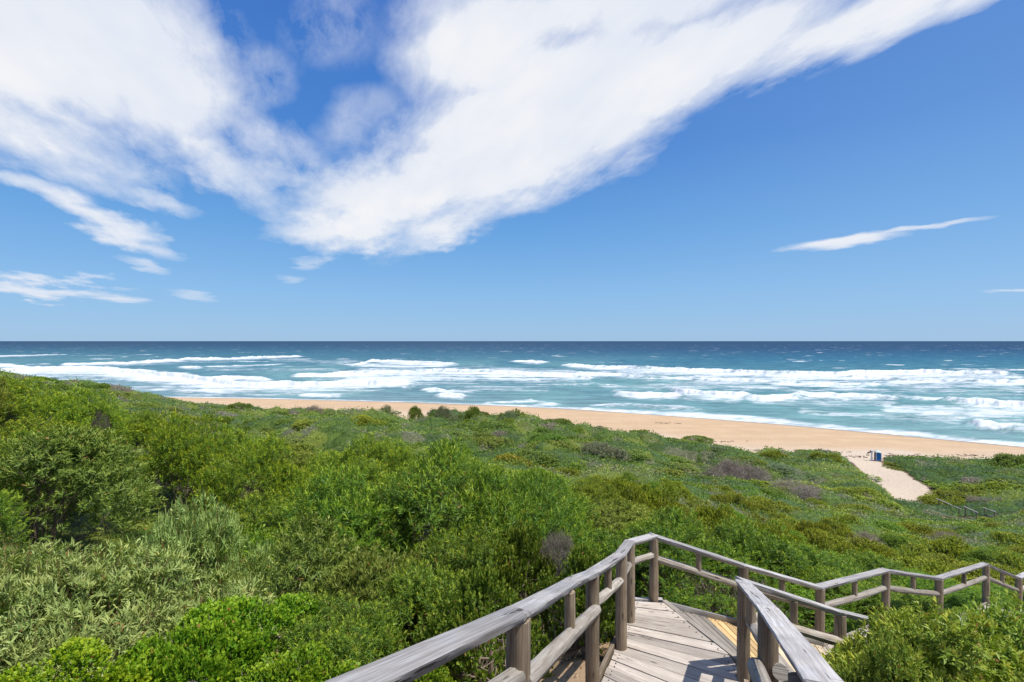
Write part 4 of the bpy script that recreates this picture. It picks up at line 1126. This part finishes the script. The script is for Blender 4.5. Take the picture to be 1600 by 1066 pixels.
# sheet
R_ = np.random.default_rng(99)
wr = np.linspace(math.log(2.6 + 9), math.log(165 + 9), 620); uc = np.linspace(-1.55, 1.65, 900)
Y = np.exp(wr)[:, None] - 9 + 0 * uc[None]; X = uc[None] * (Y + 3.0)
h, ia, ib, b = scrub_h(X, Y)
Zs = ground(X, Y) + h * .86 - .03
F = grid_faces(*X.shape); hf = h.ravel()[F]; F = F[(hf.min(1) > .05)]
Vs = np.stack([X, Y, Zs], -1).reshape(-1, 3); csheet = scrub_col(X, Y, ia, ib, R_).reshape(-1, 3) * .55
used = np.zeros(len(Vs), bool); used[F.ravel()] = True; remap = np.cumsum(used) - 1
Vs = Vs[used]; csheet = csheet[used]; F = remap[F]
me = mesh_np('scrub_floor', Vs, F, M_leaf, cols={'lcol': csheet}, smooth=True)
# leaves
N = 620000
u_ = R_.uniform(-1.2, 1.3, N); y_ = np.exp(R_.uniform(math.log(3.2), math.log(160), N))
# fewer very near: covered by shrubs
x_ = u_ * (y_ + 1.0)
h, ia, ib, b = scrub_h(x_, y_)
ok = h > .06
x_, y_, h, ia, ib = x_[ok], y_[ok], h[ok], ia[ok], ib[ok]
eps = .15
hx, _, _, _ = scrub_h(x_ + eps, y_); hy, _, _, _ = scrub_h(x_, y_ + eps)
n3 = norm(np.stack([-(hx - h) / eps, -(hy - h) / eps, np.ones_like(h)], -1))
zz_ = ground(x_, y_) + h * (.88 + .22 * R_.random(len(h)) ** 1.5)
n = len(x_)
dirs = norm(n3 * .35 + R_.normal(size=(n, 3)) * .7)
nr_ = norm(n3 * .9 + R_.normal(size=(n, 3)) * .55)
sz = np.clip(.0026 * y_, .035, .24) * (R_.random(n) * .7 + .65)
V, F2, kv = leaf_quads(np.stack([x_, y_, zz_], -1), dirs, nr_, sz * 1.15, sz * .75, 'lance', R_)
cl = np.repeat(scrub_col(x_, y_, ia, ib, R_) * (1.0 + .35 * (R_.random(n) < .25))[:, None], 4, 0)
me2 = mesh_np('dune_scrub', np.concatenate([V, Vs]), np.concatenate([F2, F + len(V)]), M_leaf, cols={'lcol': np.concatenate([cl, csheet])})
bpy.data.meshes.remove(me)
tag(link('dune_scrub', me2), 'low green and olive scrub covering the dunes between the bushes', 'scrub', kind='stuff')

# litter and small stones along the boardwalk
R_ = np.random.default_rng(4)
N = 9000
t_ = R_.random(N); ws = np.concatenate([[0], np.cumsum(np.linalg.norm(np.diff(WALK, axis=0), axis=1))]); s_ = t_ * ws[-1]
x_ = np.interp(s_, ws, WALK[:, 0]) + R_.normal(size=N) * 1.3; y_ = np.interp(s_, ws, WALK[:, 1]) + R_.normal(size=N) * 1.3
z_ = ground(x_, y_) + .012
V, F, kv = leaf_quads(np.stack([x_, y_, z_], -1), norm(np.stack([R_.normal(size=N), R_.normal(size=N), .15 * R_.normal(size=N)], -1)), norm(np.stack([.4 * R_.normal(size=N), .4 * R_.normal(size=N), np.ones(N)], -1)), .02 + .04 * R_.random(N), .012 + .014 * R_.random(N), 'lance', R_)
cc = np.array([(.26, .15, .07), (.12, .07, .04), (.38, .29, .2)])[R_.integers(0, 3, N)]
me = mesh_np('leaf_litter', V, F, M_twig, cols={'lcol': np.repeat(cc, 4, 0)})
tag(link('leaf_litter', me), 'dry brown fallen leaves on the soil beside the boardwalk', 'litter', kind='stuff')

# ------------------------------------------------------------------ litter bin and marker by the path
M_blue = plain('blue_paint', (.015, .15, .42), .45, .4, 5, .2); M_white = plain('white_paint', (.62, .62, .66), .5); M_brown = plain('brown_board', (.13, .08, .07), .8); M_lid = plain('pale_lid', (.45, .52, .47), .6)
def bxm(name, lo, hi, mat, parent, bev=.01, shear=None):
    import bmesh
    bm = bmesh.new(); bmesh.ops.create_cube(bm, size=1.0)
    for v in bm.verts:
        v.co = Vector([(lo[i] + hi[i]) / 2 + v.co[i] * (hi[i] - lo[i]) for i in range(3)])
        if shear and v.co.z > (lo[2] + hi[2]) / 2: v.co += Vector(shear(v.co))
    bmesh.ops.bevel(bm, geom=bm.edges[:], offset=bev, segments=2, affect='EDGES', profile=.6)
    me = bpy.data.meshes.new(name); bm.to_mesh(me); bm.free(); me.materials.append(mat)
    return link(name, me, parent)
bx_, by_ = pix(1370, 720, 70)[:2]
bz = float(ground(np.array([bx_]), np.array([by_]))[0])
B_ = empty('litter_bin', (bx_, by_, bz), 'blue box-shaped litter bin with white frame at the head of the sand path', 'litter bin')
B_.rotation_euler = (0, 0, math.radians(-16)); B_.scale = (.82, .72, .98)
bxm('panel', (-.18, -.47, .12), (.46, -.44, 1.18), M_blue, B_)
bxm('side_panel', (-.22, -.40, .12), (-.19, .40, 1.16), M_brown, B_)
bxm('body', (-.18, -.435, .08), (.46, .42, 1.15), M_brown, B_)
for (x0, y0) in ((-.26, -.50), (.47, -.50), (-.26, .42), (.47, .42)):
    bxm('frame_post', (x0, y0, -.1), (x0 + .07, y0 + .07, 1.26), M_white, B_)
bxm('lid', (-.30, -.54, 1.262), (.58, .54, 1.40), M_lid, B_, .02, lambda c: (-(c.x - .14) * .55, -c.y * .55, .06))
bxm('base', (-.30, -.56, -.06), (.58, .56, .07), plain('grey_slab', (.35, .33, .31), .9), B_)
mx_, my_ = bx_ - .95, by_ + .1
mz = float(ground(np.array([mx_]), np.array([my_]))[0])
K_ = empty('marker_post', (mx_, my_, mz), 'white marker post with a small brown board beside the blue bin', 'marker post')
mb = MB(); mb.sweep((mx_ + .32, my_, mz - .2), (mx_ + .32, my_, mz + 1.28), circ(.11, 12), (0, 1, 0), 3, .01); mb.build('post', M_white, K_)
mb = MB(); mb.sweep((mx_ + .25, my_ - .02, mz + 1.30), (mx_ - .30, my_ - .02, mz + 1.02), rect(.05, .2), (0, 0, 1), 3, .01); mb.build('board', M_brown, K_)
bxm('cap', (.18, -.16, 1.285), (.48, .16, 1.46), M_white, K_, .03)

# seaweed and driftwood scraps on the sand
R_ = np.random.default_rng(17)
segs = []; 
for (a, b, n, w) in ((1290, 706.5, 26, 3.5), (1400, 712, 70, 4.0), (1045, 660, 20, 2.2), (1335, 714, 20, 2.5), (1500, 711, 26, 5), (1120, 690, 20, 4)):
    d_ = 16.4 * 800 / (b - 533); cx, cy = (a - 800) / 800 * d_, d_
    for i in range(n):
        p_ = np.array([cx + R_.normal() * w * .5, cy + R_.normal() * .5, 0]); q_ = p_ + np.array([R_.normal() * .35, R_.normal() * .2, 0])
        zz2 = ground(np.array([p_[0], q_[0]]), np.array([p_[1], q_[1]])); p_[2] = zz2[0] + .03; q_[2] = zz2[1] + .05
        segs.append((p_, q_, .05, .03))
Vt, Ft = tubes(segs, None, 'wrack')
me = mesh_np('washed_up_debris', Vt, Ft, M_twig, cols={'lcol': np.repeat(np.array([.17, .12, .08]) * (R_.random((len(segs), 1)) * .8 + .5), 8, 0)})
tag(link('washed_up_debris', me), 'dark scraps of seaweed and driftwood scattered on the beach', 'debris', kind='stuff')
